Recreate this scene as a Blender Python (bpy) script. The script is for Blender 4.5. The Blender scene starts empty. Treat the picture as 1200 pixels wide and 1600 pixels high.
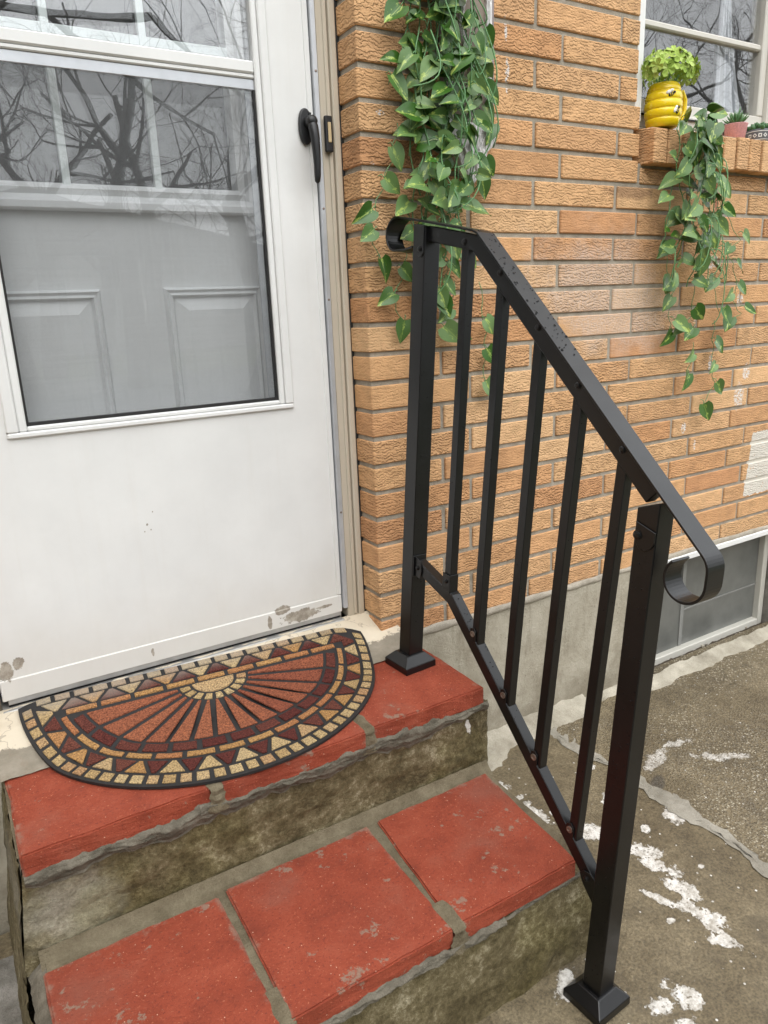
import bpy, bmesh, math, random
from mathutils import Vector, Matrix, noise as mnoise
R = math.radians
random.seed(7)
scn = bpy.context.scene
COL = scn.collection

# ------------------------------------------------------------------ camera
FPX = 1152.7
YAW, PITCH, ROLL = 0.53583, 0.27074, 0.04103
CAMLOC = Vector((-0.88637, -1.53069, 0.77821))
fwd = Vector((math.sin(YAW)*math.cos(PITCH), math.cos(YAW)*math.cos(PITCH), -math.sin(PITCH)))
rgt0 = Vector((math.cos(YAW), -math.sin(YAW), 0)); dwn0 = fwd.cross(rgt0)
cr, sr = math.cos(ROLL), math.sin(ROLL)
rgt = rgt0*cr + dwn0*sr; dwn = dwn0*cr - rgt0*sr
cd = bpy.data.cameras.new('camera'); cam = bpy.data.objects.new('camera', cd); COL.objects.link(cam)
cd.sensor_fit = 'VERTICAL'; cd.sensor_height = 32; cd.sensor_width = 24; cd.lens = FPX/1600*32
cd.clip_start = 0.02; cd.clip_end = 500
m = Matrix.Identity(4)
for i in range(3):
    m[i][0] = rgt[i]; m[i][1] = -dwn[i]; m[i][2] = -fwd[i]; m[i][3] = CAMLOC[i]
cam.matrix_world = m
scn.camera = cam
def px(q):
    v = Vector(q)-CAMLOC; z = v.dot(fwd)
    return (600+FPX*v.dot(rgt)/z, 800+FPX*v.dot(dwn)/z) if z > 0.05 else (-9999, -9999)

# ------------------------------------------------------------------ sky, sun, exposure
SUN_EL, SUN_AZ = 52, -20          # azimuth: degrees from -Y (out of the wall) towards +X
w = bpy.data.worlds.new('World'); scn.world = w; w.use_nodes = True
nt = w.node_tree; nt.nodes.clear()
sky = nt.nodes.new('ShaderNodeTexSky'); sky.sky_type = 'NISHITA'; sky.sun_disc = False
sky.sun_elevation = R(SUN_EL); sky.air_density = 1.0; sky.dust_density = 6.0; sky.ozone_density = 1.0
sundir = Vector((math.sin(R(SUN_AZ))*math.cos(R(SUN_EL)), -math.cos(R(SUN_AZ))*math.cos(R(SUN_EL)), math.sin(R(SUN_EL))))
sky.sun_rotation = math.atan2(sundir.x, sundir.y)
hs = nt.nodes.new('ShaderNodeHueSaturation'); hs.inputs['Saturation'].default_value = 0.12
bg = nt.nodes.new('ShaderNodeBackground'); bg.inputs['Strength'].default_value = 0.15
wo = nt.nodes.new('ShaderNodeOutputWorld')
veil = nt.nodes.new('ShaderNodeMix'); veil.data_type = 'RGBA'; veil.inputs[0].default_value = 0.84; veil.inputs[7].default_value = (10.6, 10.9, 11.2, 1)   # closed cloud cover
nt.links.new(sky.outputs[0], hs.inputs['Color']); nt.links.new(hs.outputs[0], veil.inputs[6]); nt.links.new(veil.outputs[2], bg.inputs[0]); nt.links.new(bg.outputs[0], wo.inputs[0])
sd = bpy.data.lights.new('sun', 'SUN'); sd.energy = 1.0; sd.angle = R(60); sd.color = (1, 0.97, 0.93)
sun = bpy.data.objects.new('sun', sd); COL.objects.link(sun)
sun.rotation_euler = sundir.to_track_quat('Z', 'Y').to_euler(); sun.location = (0, -4, 6)
cy = scn.cycles; cy.max_bounces = 6; cy.diffuse_bounces = 3; cy.glossy_bounces = 3; cy.transmission_bounces = 4; cy.transparent_max_bounces = 12; cy.caustics_reflective = False; cy.caustics_refractive = False
vs = scn.view_settings
vs.view_transform = 'Standard'; vs.look = 'None'; vs.exposure = 0.5; vs.gamma = 1.0; vs.use_curve_mapping = False

# ------------------------------------------------------------------ helpers: scene
def tag(o, label=None, cat=None, group=None, kind=None):
    if label: o['label'] = label
    if cat: o['category'] = cat
    if group: o['group'] = group
    if kind: o['kind'] = kind
    return o
def thing(name, label, cat, loc=(0, 0, 0), group=None):
    o = bpy.data.objects.new(name, None); COL.objects.link(o); o.location = loc
    o.empty_display_size = 0.05
    tag(o, label, cat, group)
    return o
def mesh(name, verts, faces, mat=None, parent=None, smooth=False, mi=None, mats=None):
    me = bpy.data.meshes.new(name); me.from_pydata([tuple(v) for v in verts], [], faces); me.update()
    if mats:
        for x in mats: me.materials.append(x)
        me.polygons.foreach_set('material_index', mi)
    elif mat: me.materials.append(mat)
    if smooth: me.polygons.foreach_set('use_smooth', [True]*len(me.polygons))
    return link(name, me, parent)
WORLDLOC = {}
def link(name, me, parent=None, loc=None):
    """vertices are in world space (loc None) unless loc gives the object's place"""
    o = bpy.data.objects.new(name, me); COL.objects.link(o)
    if loc is not None: o.location = loc
    if parent is not None:
        o.parent = parent
        base = WORLDLOC.get(parent.name)
        if base is None:
            base = Vector(parent.location); q = parent.parent
            while q is not None: base = base+Vector(q.location); q = q.parent
        o.location = Vector(o.location)-base
    return o
class MB:
    def __init__(s): s.v = []; s.f = []
    def add(s, vs, fs):
        b = len(s.v); s.v += [tuple(x) for x in vs]; s.f += [tuple(i+b for i in f) for f in fs]; return s
    def box(s, x0, x1, y0, y1, z0, z1):
        return s.add([(x0,y0,z0),(x1,y0,z0),(x1,y1,z0),(x0,y1,z0),(x0,y0,z1),(x1,y0,z1),(x1,y1,z1),(x0,y1,z1)],
              [(3,2,1,0),(4,5,6,7),(0,1,5,4),(1,2,6,5),(2,3,7,6),(3,0,4,7)])
    def frame_box(s, o, ex, ey, ez, a0, a1, b0, b1, c0, c1):
        P = lambda a, b, c: o+ex*a+ey*b+ez*c
        vs = [P(a0,b0,c0),P(a1,b0,c0),P(a1,b1,c0),P(a0,b1,c0),P(a0,b0,c1),P(a1,b0,c1),P(a1,b1,c1),P(a0,b1,c1)]
        return s.add(vs, [(3,2,1,0),(4,5,6,7),(0,1,5,4),(1,2,6,5),(2,3,7,6),(3,0,4,7)])
    def tube(s, pts, rad, n=6, caps=True):
        pts = [Vector(q) for q in pts]
        if not hasattr(rad, '__len__'): rad = [rad]*len(pts)
        b = len(s.v); up = None
        for i, q in enumerate(pts):
            t = (pts[min(i+1, len(pts)-1)]-pts[max(i-1, 0)])
            if t.length < 1e-9: t = Vector((0, 0, 1))
            t.normalize()
            if up is None:
                up = t.orthogonal().normalized()
            up = (up-t*up.dot(t))
            if up.length < 1e-6: up = t.orthogonal()
            up.normalize(); bi = t.cross(up)
            for k in range(n):
                a = 2*math.pi*k/n
                s.v.append(tuple(q+(up*math.cos(a)+bi*math.sin(a))*rad[i]))
        for i in range(len(pts)-1):
            for k in range(n):
                k2 = (k+1) % n
                s.f.append((b+i*n+k, b+i*n+k2, b+(i+1)*n+k2, b+(i+1)*n+k))
        if caps:
            s.f.append(tuple(b+k for k in reversed(range(n)))); e = b+(len(pts)-1)*n
            s.f.append(tuple(e+k for k in range(n)))
        return s
    def lathe(s, c, prof, n=24, axis=(0, 0, 1), sx=1):
        c = Vector(c); az = Vector(axis).normalized(); ax = az.orthogonal().normalized()
        if abs(az.z) > .9: ax = Vector((1, 0, 0))
        ay = az.cross(ax); b = len(s.v)
        for r, z in prof:
            for k in range(n):
                a = 2*math.pi*k/n
                s.v.append(tuple(c+az*z+(ax*math.cos(a)+ay*math.sin(a))*r))
        for i in range(len(prof)-1):
            for k in range(n):
                k2 = (k+1) % n
                s.f.append((b+i*n+k, b+i*n+k2, b+(i+1)*n+k2, b+(i+1)*n+k))
        s.f.append(tuple(b+k for k in reversed(range(n)))); e = b+(len(prof)-1)*n
        s.f.append(tuple(e+k for k in range(n)))
        return s
    def prism(s, poly, fn, d0, d1):
        """poly: 2D points, fn(a,b,d) -> 3D"""
        n = len(poly)
        vs = [fn(a, b, d0) for a, b in poly]+[fn(a, b, d1) for a, b in poly]
        fs = [tuple(reversed(range(n))), tuple(range(n, 2*n))]+[(i, (i+1) % n, n+(i+1) % n, n+i) for i in range(n)]
        return s.add(vs, fs)
    def build(s, name, mat, parent=None, bevel=0, seg=1, smooth=False, fix=True):
        me = bpy.data.meshes.new(name); me.from_pydata(s.v, [], s.f); me.update()
        bm = bmesh.new(); bm.from_mesh(me)
        if fix: bmesh.ops.recalc_face_normals(bm, faces=bm.faces)
        if bevel:
            bmesh.ops.bevel(bm, geom=[e for e in bm.edges if len(e.link_faces) == 2 and e.calc_face_angle(0) > .5], offset=bevel, segments=seg, affect='EDGES', profile=.5, clamp_overlap=True)
        bm.to_mesh(me); bm.free()
        if mat: me.materials.append(mat)
        if smooth: me.polygons.foreach_set('use_smooth', [True]*len(me.polygons))
        return link(name, me, parent)
def box(name, mat, parent, x0, x1, y0, y1, z0, z1, bevel=0, seg=1):
    return MB().box(x0, x1, y0, y1, z0, z1).build(name, mat, parent, bevel, seg)
def fbm(x, y, z=0.0, o=4, f=1.0):
    a = 1; t = 0
    for i in range(o):
        t += a*mnoise.noise(Vector((x*f, y*f, z*f+i*7.3))); a *= .5; f *= 2
    return t
def grid(name, mat, parent, fn, nu, nv, smooth=True):
    vs = [fn(i/nu, j/nv) for j in range(nv+1) for i in range(nu+1)]
    fs = [(j*(nu+1)+i, j*(nu+1)+i+1, (j+1)*(nu+1)+i+1, (j+1)*(nu+1)+i) for j in range(nv) for i in range(nu)]
    return mesh(name, vs, fs, mat, parent, smooth)

# ------------------------------------------------------------------ helpers: materials
class Nd:
    def __init__(s, name, rough=.6, spec=.5):
        s.m = bpy.data.materials.new(name); s.m.use_nodes = True; s.t = s.m.node_tree
        s.b = s.t.nodes['Principled BSDF']; s.b.inputs['Roughness'].default_value = rough
        s.b.inputs['Specular IOR Level'].default_value = spec
        s._pos = None
    def n(s, ty, **kw):
        x = s.t.nodes.new(ty)
        for k, v in kw.items(): setattr(x, k, v)
        return x
    def put(s, sock, v):
        if hasattr(v, 'is_output'): s.t.links.new(v, sock)
        elif v is not None:
            if hasattr(sock.default_value, '__len__') and not hasattr(v, '__len__'): v = (v, v, v)
            if hasattr(v, '__len__') and len(v) == 3 and len(sock.default_value) == 4: v = (*v, 1)
            sock.default_value = v
    def pos(s):
        if s._pos is None: s._pos = s.n('ShaderNodeNewGeometry').outputs['Position']
        return s._pos
    def obj(s): return s.n('ShaderNodeTexCoord').outputs['Object']
    def sep(s, v):
        x = s.n('ShaderNodeSeparateXYZ'); s.put(x.inputs[0], v); return x.outputs
    def comb(s, a=0, b=0, c=0):
        x = s.n('ShaderNodeCombineXYZ')
        for i, q in enumerate((a, b, c)): s.put(x.inputs[i], q)
        return x.outputs[0]
    def vmath(s, op, a, b=None):
        x = s.n('ShaderNodeVectorMath', operation=op); s.put(x.inputs[0], a)
        if b is not None:
            if op == 'SCALE': s.put(x.inputs[3], b)
            else: s.put(x.inputs[1], b)
        return x.outputs['Value'] if op in ('LENGTH', 'DISTANCE', 'DOT_PRODUCT') else x.outputs[0]
    def math(s, op, a, b=None, clamp=False):
        x = s.n('ShaderNodeMath', operation=op, use_clamp=clamp); s.put(x.inputs[0], a)
        if b is not None: s.put(x.inputs[1], b)
        return x.outputs[0]
    def noise(s, vec, scale, detail=4, rough=.55, dist=0, color=False):
        x = s.n('ShaderNodeTexNoise'); s.put(x.inputs['Vector'], vec); x.inputs['Scale'].default_value = scale
        x.inputs['Detail'].default_value = detail; x.inputs['Roughness'].default_value = rough; x.inputs['Distortion'].default_value = dist
        return x.outputs['Color' if color else 'Fac']
    def voro(s, vec, scale, feature='F1', out='Distance', rnd=1):
        x = s.n('ShaderNodeTexVoronoi', feature=feature); s.put(x.inputs['Vector'], vec); x.inputs['Scale'].default_value = scale
        x.inputs['Randomness'].default_value = rnd
        return x.outputs[out]
    def ramp(s, f, stops, interp='LINEAR'):
        x = s.n('ShaderNodeValToRGB'); s.put(x.inputs[0], f); e = x.color_ramp.elements; x.color_ramp.interpolation = interp
        while len(e) < len(stops): e.new(.5)
        for k, (p, c) in enumerate(stops):
            e[k].position = p; c = (c, c, c) if not hasattr(c, '__len__') else c; e[k].color = (*c, 1)
        return x.outputs[0]
    def smooth(s, f, a, b, lo=0., hi=1.):
        x = s.n('ShaderNodeMapRange', interpolation_type='SMOOTHSTEP'); s.put(x.inputs[0], f)
        for i, q in enumerate((a, b, lo, hi)): x.inputs[i+1].default_value = q
        return x.outputs[0]
    def mix(s, f, a, b, mode='MIX'):
        x = s.n('ShaderNodeMix', data_type='RGBA', blend_type=mode); s.put(x.inputs[0], f); s.put(x.inputs[6], a); s.put(x.inputs[7], b)
        return x.outputs[2]
    def bump(s, h, strength=.5, dist=.002, prev=None):
        x = s.n('ShaderNodeBump'); x.inputs['Strength'].default_value = strength; x.inputs['Distance'].default_value = dist
        s.put(x.inputs['Height'], h)
        if prev is not None: s.put(x.inputs['Normal'], prev)
        return x.outputs[0]
    def blob(s, cx, cy, rx, ry, ang=0, warp=None, plane='xy', amp=.5):
        """1 inside an irregular ellipse in world space, falling to 0 outside"""
        x, y, z = s.sep(s.pos())
        a, b = (x, y) if plane == 'xy' else ((x, z) if plane == 'xz' else (y, z))
        a = s.math('SUBTRACT', a, cx); b = s.math('SUBTRACT', b, cy); c, q = math.cos(ang), math.sin(ang)
        u = s.math('ADD', s.math('MULTIPLY', a, c/rx), s.math('MULTIPLY', b, q/rx))
        v = s.math('ADD', s.math('MULTIPLY', a, -q/ry), s.math('MULTIPLY', b, c/ry))
        d = s.vmath('LENGTH', s.comb(u, v, 0))
        if warp is not None: d = s.math('ADD', d, s.math('MULTIPLY', s.math('SUBTRACT', warp, .5), amp*2))
        return d
    def col(s, c): s.put(s.b.inputs['Base Color'], c); return s
    def rough(s, c): s.put(s.b.inputs['Roughness'], c); return s
    def nrm(s, c): s.put(s.b.inputs['Normal'], c); return s
def simple(name, c, rough=.5, spec=.5, metal=0, var=.12, vs=30, bump=0, bs=200):
    N = Nd(name, rough, spec); p = N.pos()
    f = N.noise(p, vs, 4)
    N.col(N.mix(1, c, N.ramp(f, [(.3, 1-var), (.7, 1+var*.6)]), 'MULTIPLY'))
    N.b.inputs['Metallic'].default_value = metal
    if bump: N.nrm(N.bump(N.noise(p, bs, 3), bump, .001))
    return N.m
M = {}
def paint_patch(N, p):
    """whitewash patch low on the brick wall"""
    x, y, z = N.sep(p); pn = N.noise(p, 42, 5, .75)
    sx_ = N.math('ADD', N.math('SUBTRACT', x, 1.515), N.math('ADD', N.math('MULTIPLY', N.math('SUBTRACT', z, .08), -.12), N.math('MULTIPLY', N.math('SUBTRACT', pn, .5), .02)))
    inx = N.math('MULTIPLY', N.math('GREATER_THAN', sx_, 0), N.math('LESS_THAN', x, 1.73))
    zz = N.math('ADD', z, N.math('MULTIPLY', N.math('SUBTRACT', pn, .5), .03))
    inz = N.math('MULTIPLY', N.math('GREATER_THAN', zz, .075), N.math('LESS_THAN', zz, .302))
    return N.math('MULTIPLY', N.math('MULTIPLY', inx, inz), N.smooth(N.noise(p, 60, 5, .7), .30, .42))
def brick_mat(name, island=False, marks=False):
    N = Nd(name, .85, .25)
    rnd = N.n('ShaderNodeNewGeometry').outputs['Random Per Island'] if island else N.n('ShaderNodeObjectInfo').outputs['Random']
    p = N.pos(); x, y, z = N.sep(p)
    off = N.math('MULTIPLY', rnd, 37.0)
    along = N.math('ADD', N.math('ADD', x, y), off)
    # short wavy score lines running along the brick, broken up
    w1 = N.noise(N.comb(N.math('MULTIPLY', along, 42), off, N.math('MULTIPLY', z, 30)), 1.0, 3, .6)
    w2 = N.noise(N.comb(N.math('MULTIPLY', along, 130), off, N.math('MULTIPLY', z, 60)), 1.0, 2, .5)
    zz_ = N.math('ADD', N.math('MULTIPLY', z, 128), N.math('ADD', N.math('MULTIPLY', w1, 4.2), N.math('MULTIPLY', w2, 1.1)))
    saw = N.math('ABSOLUTE', N.math('SUBTRACT', N.math('FRACT', N.math('ADD', zz_, off)), .5))
    brk = N.smooth(N.noise(N.comb(N.math('MULTIPLY', along, 55), off, N.math('MULTIPLY', z, 120)), 1.0, 2, .5), .34, .52)
    groove = N.math('SUBTRACT', 1.0, N.math('MULTIPLY', N.smooth(saw, .30, .06), brk))
    n2 = N.noise(N.comb(N.math('MULTIPLY', along, 110), off, N.math('MULTIPLY', z, 260)), 1.0, 4, .65)
    rr = N.math('FRACT', N.math('MULTIPLY', rnd, 7.31))
    gstr = N.ramp(rr, [(0, .12), (.35, .55), (1, 1.0)])
    h = N.math('ADD', N.math('MULTIPLY', N.math('MULTIPLY', groove, gstr), .7), N.math('MULTIPLY', n2, .45))
    base = N.ramp(rnd, [(0, (.56, .305, .148)), (.14, (.68, .415, .218)), (.3, (.64, .368, .180)), (.45, (.70, .440, .235)), (.6, (.58, .305, .145)), (.75, (.68, .405, .205)), (.88, (.63, .345, .168)), (1, (.53, .268, .132))])
    mott = N.noise(N.comb(N.math('MULTIPLY', along, 20), off, N.math('MULTIPLY', z, 40)), 1, 5, .6)
    c = N.mix(1, base, N.ramp(mott, [(.25, (.84, .83, .82)), (.5, (1.08, 1.08, 1.08)), (.75, (1.25, 1.26, 1.27))]), 'MULTIPLY')
    c = N.mix(N.math('MULTIPLY', N.math('SUBTRACT', 1.0, groove), N.math('MULTIPLY', gstr, .42)), c, (.24, .115, .052))
    if marks:
        # pale wet sheen put into the brick colour, and old paint on the wall
        wn = N.noise(p, 9, 5, .65)
        sheen = N.smooth(N.blob(.80, .78, .36, .20, -.35, wn, 'xz', .75), 1.05, .35)
        fine = N.smooth(N.noise(p, 160, 3, .6), .3, .68)
        c = N.mix(N.math('MULTIPLY', sheen, N.math('ADD', N.math('MULTIPLY', fine, .42), .26)), c, (.66, .55, .48))
        dn = N.noise(p, 45, 4, .7)
        dark = N.smooth(N.blob(.86, 1.06, .12, .025, 0, dn, 'xz', .5), 1.0, .5)
        c = N.mix(N.math('MULTIPLY', dark, .5), c, (.12, .06, .04))
        pn = N.noise(N.comb(N.math('MULTIPLY', x, 1.0), y, z), 42, 5, .75)
        # painted-out square patch low on the wall
        patch = paint_patch(N, p)
        c = N.mix(N.math('MULTIPLY', patch, .95), c, (.78, .74, .66))
        drips = None
        for (cx, cz, rx, rz) in [(.415, 1.30, .007, .045), (.41, 1.40, .005, .03), (1.235, .875, .055, .024), (1.16, .365, .012, .022), (1.22, .30, .008, .02), (1.40, .755, .02, .02), (1.44, .44, .03, .05), (1.47, .52, .02, .03), (1.18, .70, .004, .03), (.055, 1.19, .012, .006), (.03, 1.085, .008, .006), (1.27, .56, .012, .03)]:
            d = N.smooth(N.blob(cx, cz, rx, rz, 0, pn, 'xz', .9), 1.0, .7)
            drips = d if drips is None else N.math('MAXIMUM', drips, d)
        drips = N.math('MULTIPLY', drips, N.smooth(N.noise(p, 130, 3, .6), .42, .55))
        c = N.mix(N.math('MULTIPLY', drips, .9), c, (.80, .76, .73))
        bl = N.smooth(N.blob(1.225, .955, .03, .018, 0, pn, 'xz', .8), 1.0, .6)
        c = N.mix(N.math('MULTIPLY', bl, .7), c, (.25, .48, .50))
        rd = N.smooth(N.blob(1.245, 1.06, .014, .055, 0, pn, 'xz', .9), 1.0, .6)
        c = N.mix(N.math('MULTIPLY', rd, .55), c, (.28, .05, .06))
    N.col(c)
    N.nrm(N.bump(h, 1.0, .005))
    return N.m
M['brick'] = brick_mat('brick'); M['brick_marked'] = brick_mat('brick_marked', False, True); M['brick_far'] = brick_mat('brick_far', True)
def mortar_mat(name, a=(.31, .275, .222), b=(.47, .425, .35), s=30, bs=.6, patch=False):
    N = Nd(name, .95, .2); p = N.pos()
    c = N.ramp(N.noise(p, s, 6, .65), [(.3, a), (.7, b)])
    c = N.mix(.35, c, N.mix(1, c, N.ramp(N.noise(p, 400, 2), [(.35, .7), (.65, 1.2)]), 'MULTIPLY'))
    if patch:
        st = N.noise(p, 5, 5, .65); c = N.mix(N.smooth(st, .5, .7, 0, .45), c, (.20, .165, .12)); c = N.mix(N.math('MULTIPLY', paint_patch(N, p), .9), c, (.76, .72, .64))
    N.col(c); N.nrm(N.bump(N.math('ADD', N.noise(p, 220, 4, .7), N.noise(p, 40, 3)), bs, .003))
    return N.m
M['mortar'] = mortar_mat('mortar'); M['wallmortar'] = mortar_mat('wall_mortar', patch=True)
M['smear'] = mortar_mat('mortar_smear', (.10, .088, .066), (.23, .205, .16), 22, .9)
M['joint'] = mortar_mat('joint_mortar', (.115, .092, .057), (.235, .198, .132), 18, 1.0)
M['strip'] = mortar_mat('strip_mortar', (.19, .172, .135), (.43, .40, .34), 9, .9)
M['wedge'] = mortar_mat('wedge_mortar', (.26, .23, .175), (.56, .515, .42), 10, 1.0)
def white_paint(name, c=(.80, .80, .785), rough=.38, dirt=.0, beige=(.52, .45, .33)):
    N = Nd(name, rough, .45); p = N.pos(); x, y, z = N.sep(p)
    cc = N.mix(1, c, N.ramp(N.noise(p, 7, 5, .6), [(.3, .95), (.7, 1.03)]), 'MULTIPLY')
    st = N.noise(N.comb(N.math('MULTIPLY', x, 60), N.math('MULTIPLY', y, 60), N.math('MULTIPLY', z, 3)), 1, 4, .6)
    cc = N.mix(N.smooth(st, .5, .8, 0, .05+(dirt*.3 if c[2] < .7 else 0)), cc, beige)
    if dirt:
        low = N.smooth(N.math('ADD', z, N.math('MULTIPLY', N.noise(p, 8, 4), .16)), .32, .02)
        cc = N.mix(N.math('MULTIPLY', low, dirt), cc, beige)
    N.col(cc); N.nrm(N.bump(N.noise(p, 90, 3), .08, .001))
    return N, cc
N, cc = white_paint('door_paint', dirt=.32)
p = N.pos(); wn = N.noise(p, 55, 5, .7)
chips = None
for (cx, cz, rx, rz) in [(-.185, .028, .055, .016), (-.27, .03, .006, .02), (-.235, .055, .02, .012), (-.86, .075, .016, .022), (-.835, .085, .012, .014), (-.56, .033, .004, .01), (-.12, .035, .03, .004), (-.535, .335, .0022, .0028), (-.528, .322, .0018, .002), (-.542, .320, .0016, .002), (-.52, .362, .0015, .0018)]:
    d = N.smooth(N.blob(cx, cz, rx, rz, 0, wn, 'xz', .9), 1.0, .85)
    chips = d if chips is None else N.math('MAXIMUM', chips, d)
cc = N.mix(N.math('MULTIPLY', chips, .85), cc, N.ramp(wn, [(.4, (.22, .18, .13)), (.6, (.42, .37, .30))]))
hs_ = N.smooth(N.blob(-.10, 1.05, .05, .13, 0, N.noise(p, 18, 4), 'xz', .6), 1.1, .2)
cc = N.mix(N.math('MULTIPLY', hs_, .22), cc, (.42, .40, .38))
N.col(cc); M['door'] = N.m
M['white'] = white_paint('white_trim')[0].m; M['white_old'] = white_paint('basement_paint', (.66, .65, .60), .5, .3, (.40, .36, .28))[0].m
M['jamb'] = white_paint('jamb_paint', (.60, .54, .44), .5, .45, (.36, .29, .20))[0].m
M['housedoor'] = white_paint('house_door_paint', (.82, .83, .84), .4)[0].m
M['muntin'] = simple('muntin_white', (.80, .86, .86), .4, var=.04)
M['alu'] = simple('aluminium_strip', (.60, .62, .65), .38, metal=.4, var=.08)
M['aluold'] = simple('aluminium_threshold', (.46, .45, .43), .5, metal=.4, var=.2)
M['blackplastic'] = simple('black_plastic', (.014, .014, .015), .38, var=.2)
M['rubber'] = simple('black_rubber', (.016, .015, .015), .65, var=.3, bump=.2)
M['bellbtn'] = simple('bell_button', (.60, .47, .27), .35)
M['dark'] = simple('dark_gap', (.02, .02, .02), .8)
def rail_mat():
    N = Nd('black_powder_coat', .33, .52); p = N.pos()
    N.col(N.ramp(N.noise(p, 25, 4), [(.3, (.0025, .0025, .003)), (.7, (.004, .004, .0045))]))
    N.rough(N.ramp(N.noise(p, 14, 5), [(.3, .29), (.7, .38)]))
    N.nrm(N.bump(N.noise(p, 900, 2), .12, .0005))
    return N.m
M['rail'] = rail_mat()
M['steel'] = simple('bolt_steel', (.32, .26, .22), .4, metal=.8, var=.3)
M['drop'] = simple('rain_drop', (.002, .002, .002), .06, .22)
def glass(name, r0, tint=(.985, .99, .99), rough=.0):
    N = Nd(name); t = N.t; t.nodes.remove(N.b)
    fr = N.n('ShaderNodeLayerWeight'); f5 = N.math('POWER', fr.outputs['Facing'], 5.0)
    f = N.math('ADD', r0, N.math('MULTIPLY', f5, 1-r0), True)
    tr = N.n('ShaderNodeBsdfTransparent'); tr.inputs[0].default_value = (*tint, 1)
    gl = N.n('ShaderNodeBsdfGlossy'); gl.inputs['Roughness'].default_value = rough; gl.inputs[0].default_value = (1, 1, 1, 1)
    bp = N.bump(N.noise(N.pos(), 4.0, 2), .03, .02); N.put(gl.inputs['Normal'], bp)
    mx = N.n('ShaderNodeMixShader'); N.put(mx.inputs[0], f); t.links.new(tr.outputs[0], mx.inputs[1]); t.links.new(gl.outputs[0], mx.inputs[2])
    t.links.new(mx.outputs[0], t.nodes['Material Output'].inputs[0])
    return N.m
M['glass'] = glass('storm_glass', .10); M['glassl'] = glass('storm_glass_lower', .036)
M['glass2'] = glass('house_glass', .05)
M['glass3'] = glass('window_glass', .075)
def screen_mat():
    N = Nd('insect_screen', .7); t = N.t; p = N.pos(); x, y, z = N.sep(p)
    N.col((.22, .22, .225))
    wv = N.noise(N.comb(N.math('MULTIPLY', x, 4), y, N.math('MULTIPLY', z, 420)), 1, 2)
    wv2 = N.noise(N.comb(N.math('MULTIPLY', x, 420), y, N.math('MULTIPLY', z, 4)), 1, 2)
    f = N.math('ADD', .34, N.math('MULTIPLY', N.math('SUBTRACT', N.math('ADD', wv, wv2), 1.0), .08))
    tr = N.n('ShaderNodeBsdfTransparent'); mx = N.n('ShaderNodeMixShader'); N.put(mx.inputs[0], f)
    t.links.new(tr.outputs[0], mx.inputs[1]); t.links.new(N.b.outputs[0], mx.inputs[2]); t.links.new(mx.outputs[0], t.nodes['Material Output'].inputs[0])
    return N.m
M['screen'] = screen_mat()
def dirty_glass():
    N = Nd('dusty_basement_glass', .35, .6); p = N.pos()
    N.col(N.ramp(N.noise(p, 9, 5), [(.3, (.11, .113, .105)), (.7, (.175, .178, .165))])); return N.m
M['dustyglass'] = dirty_glass()
M['dustybar'] = simple('dusty_bar', (.24, .24, .225), .8); M['room'] = simple('room_grey', (.07, .07, .072), .9)
M['curtain'] = simple('curtain_cloth', (.50, .52, .56), .9, var=.06)
def red_mat():
    N = Nd('red_painted_paver', .8, .3); p = N.pos(); x, y, z = N.sep(p)
    c = N.ramp(N.noise(p, 11, 6, .65), [(.28, (.205, .040, .021)), (.5, (.285, .056, .028)), (.75, (.365, .084, .044))])
    sp = N.noise(p, 230, 4, .7)
    c = N.mix(N.smooth(sp, .60, .72, 0, .9), c, (.56, .20, .11))
    c = N.mix(N.smooth(N.voro(p, 60), .07, .05, 0, .8), c, (.72, .46, .34))
    c = N.mix(N.smooth(sp, .44, .32, 0, .8), c, (.15, .03, .022))
    dm = N.noise(p, 5.5, 4, .6)
    c = N.mix(N.smooth(dm, .50, .72, 0, .6), c, (.20, .075, .052))
    # cement grey where the paint is worn or smeared over
    wn = N.noise(p, 30, 6, .7); wn2 = N.noise(p, 7, 3)
    wear = N.smooth(N.math('ADD', wn, N.math('MULTIPLY', N.math('SUBTRACT', wn2, .5), .6)), .63, .69)
    g = (.30, .26, .20)
    worn = wear
    # cement haze along paver joints and the back of the tread
    obx, oby, obz = N.sep(N.n('ShaderNodeTexCoord').outputs['Generated'])
    ex = N.math('MINIMUM', obx, N.math('SUBTRACT', 1.0, obx)); eb = N.math('SUBTRACT', 1.0, oby)
    edge = N.smooth(N.math('ADD', N.math('MINIMUM', ex, N.math('MULTIPLY', eb, .8)), N.math('MULTIPLY', N.math('SUBTRACT', wn, .5), .26)), .035, -.03)
    worn = N.math('MAXIMUM', worn, N.math('MULTIPLY', edge, .85))
    c = N.mix(N.math('MULTIPLY', worn, .62), c, N.mix(sp, g, (.22, .19, .14)))
    N.col(c); N.rough(N.ramp(N.noise(p, 16, 4), [(.3, .6), (.7, .9)]))
    N.nrm(N.bump(N.math('ADD', sp, N.math('MULTIPLY', N.noise(p, 110, 4, .7), .8)), .75, .0022))
    return N.m
M['red'] = red_mat()
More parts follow.
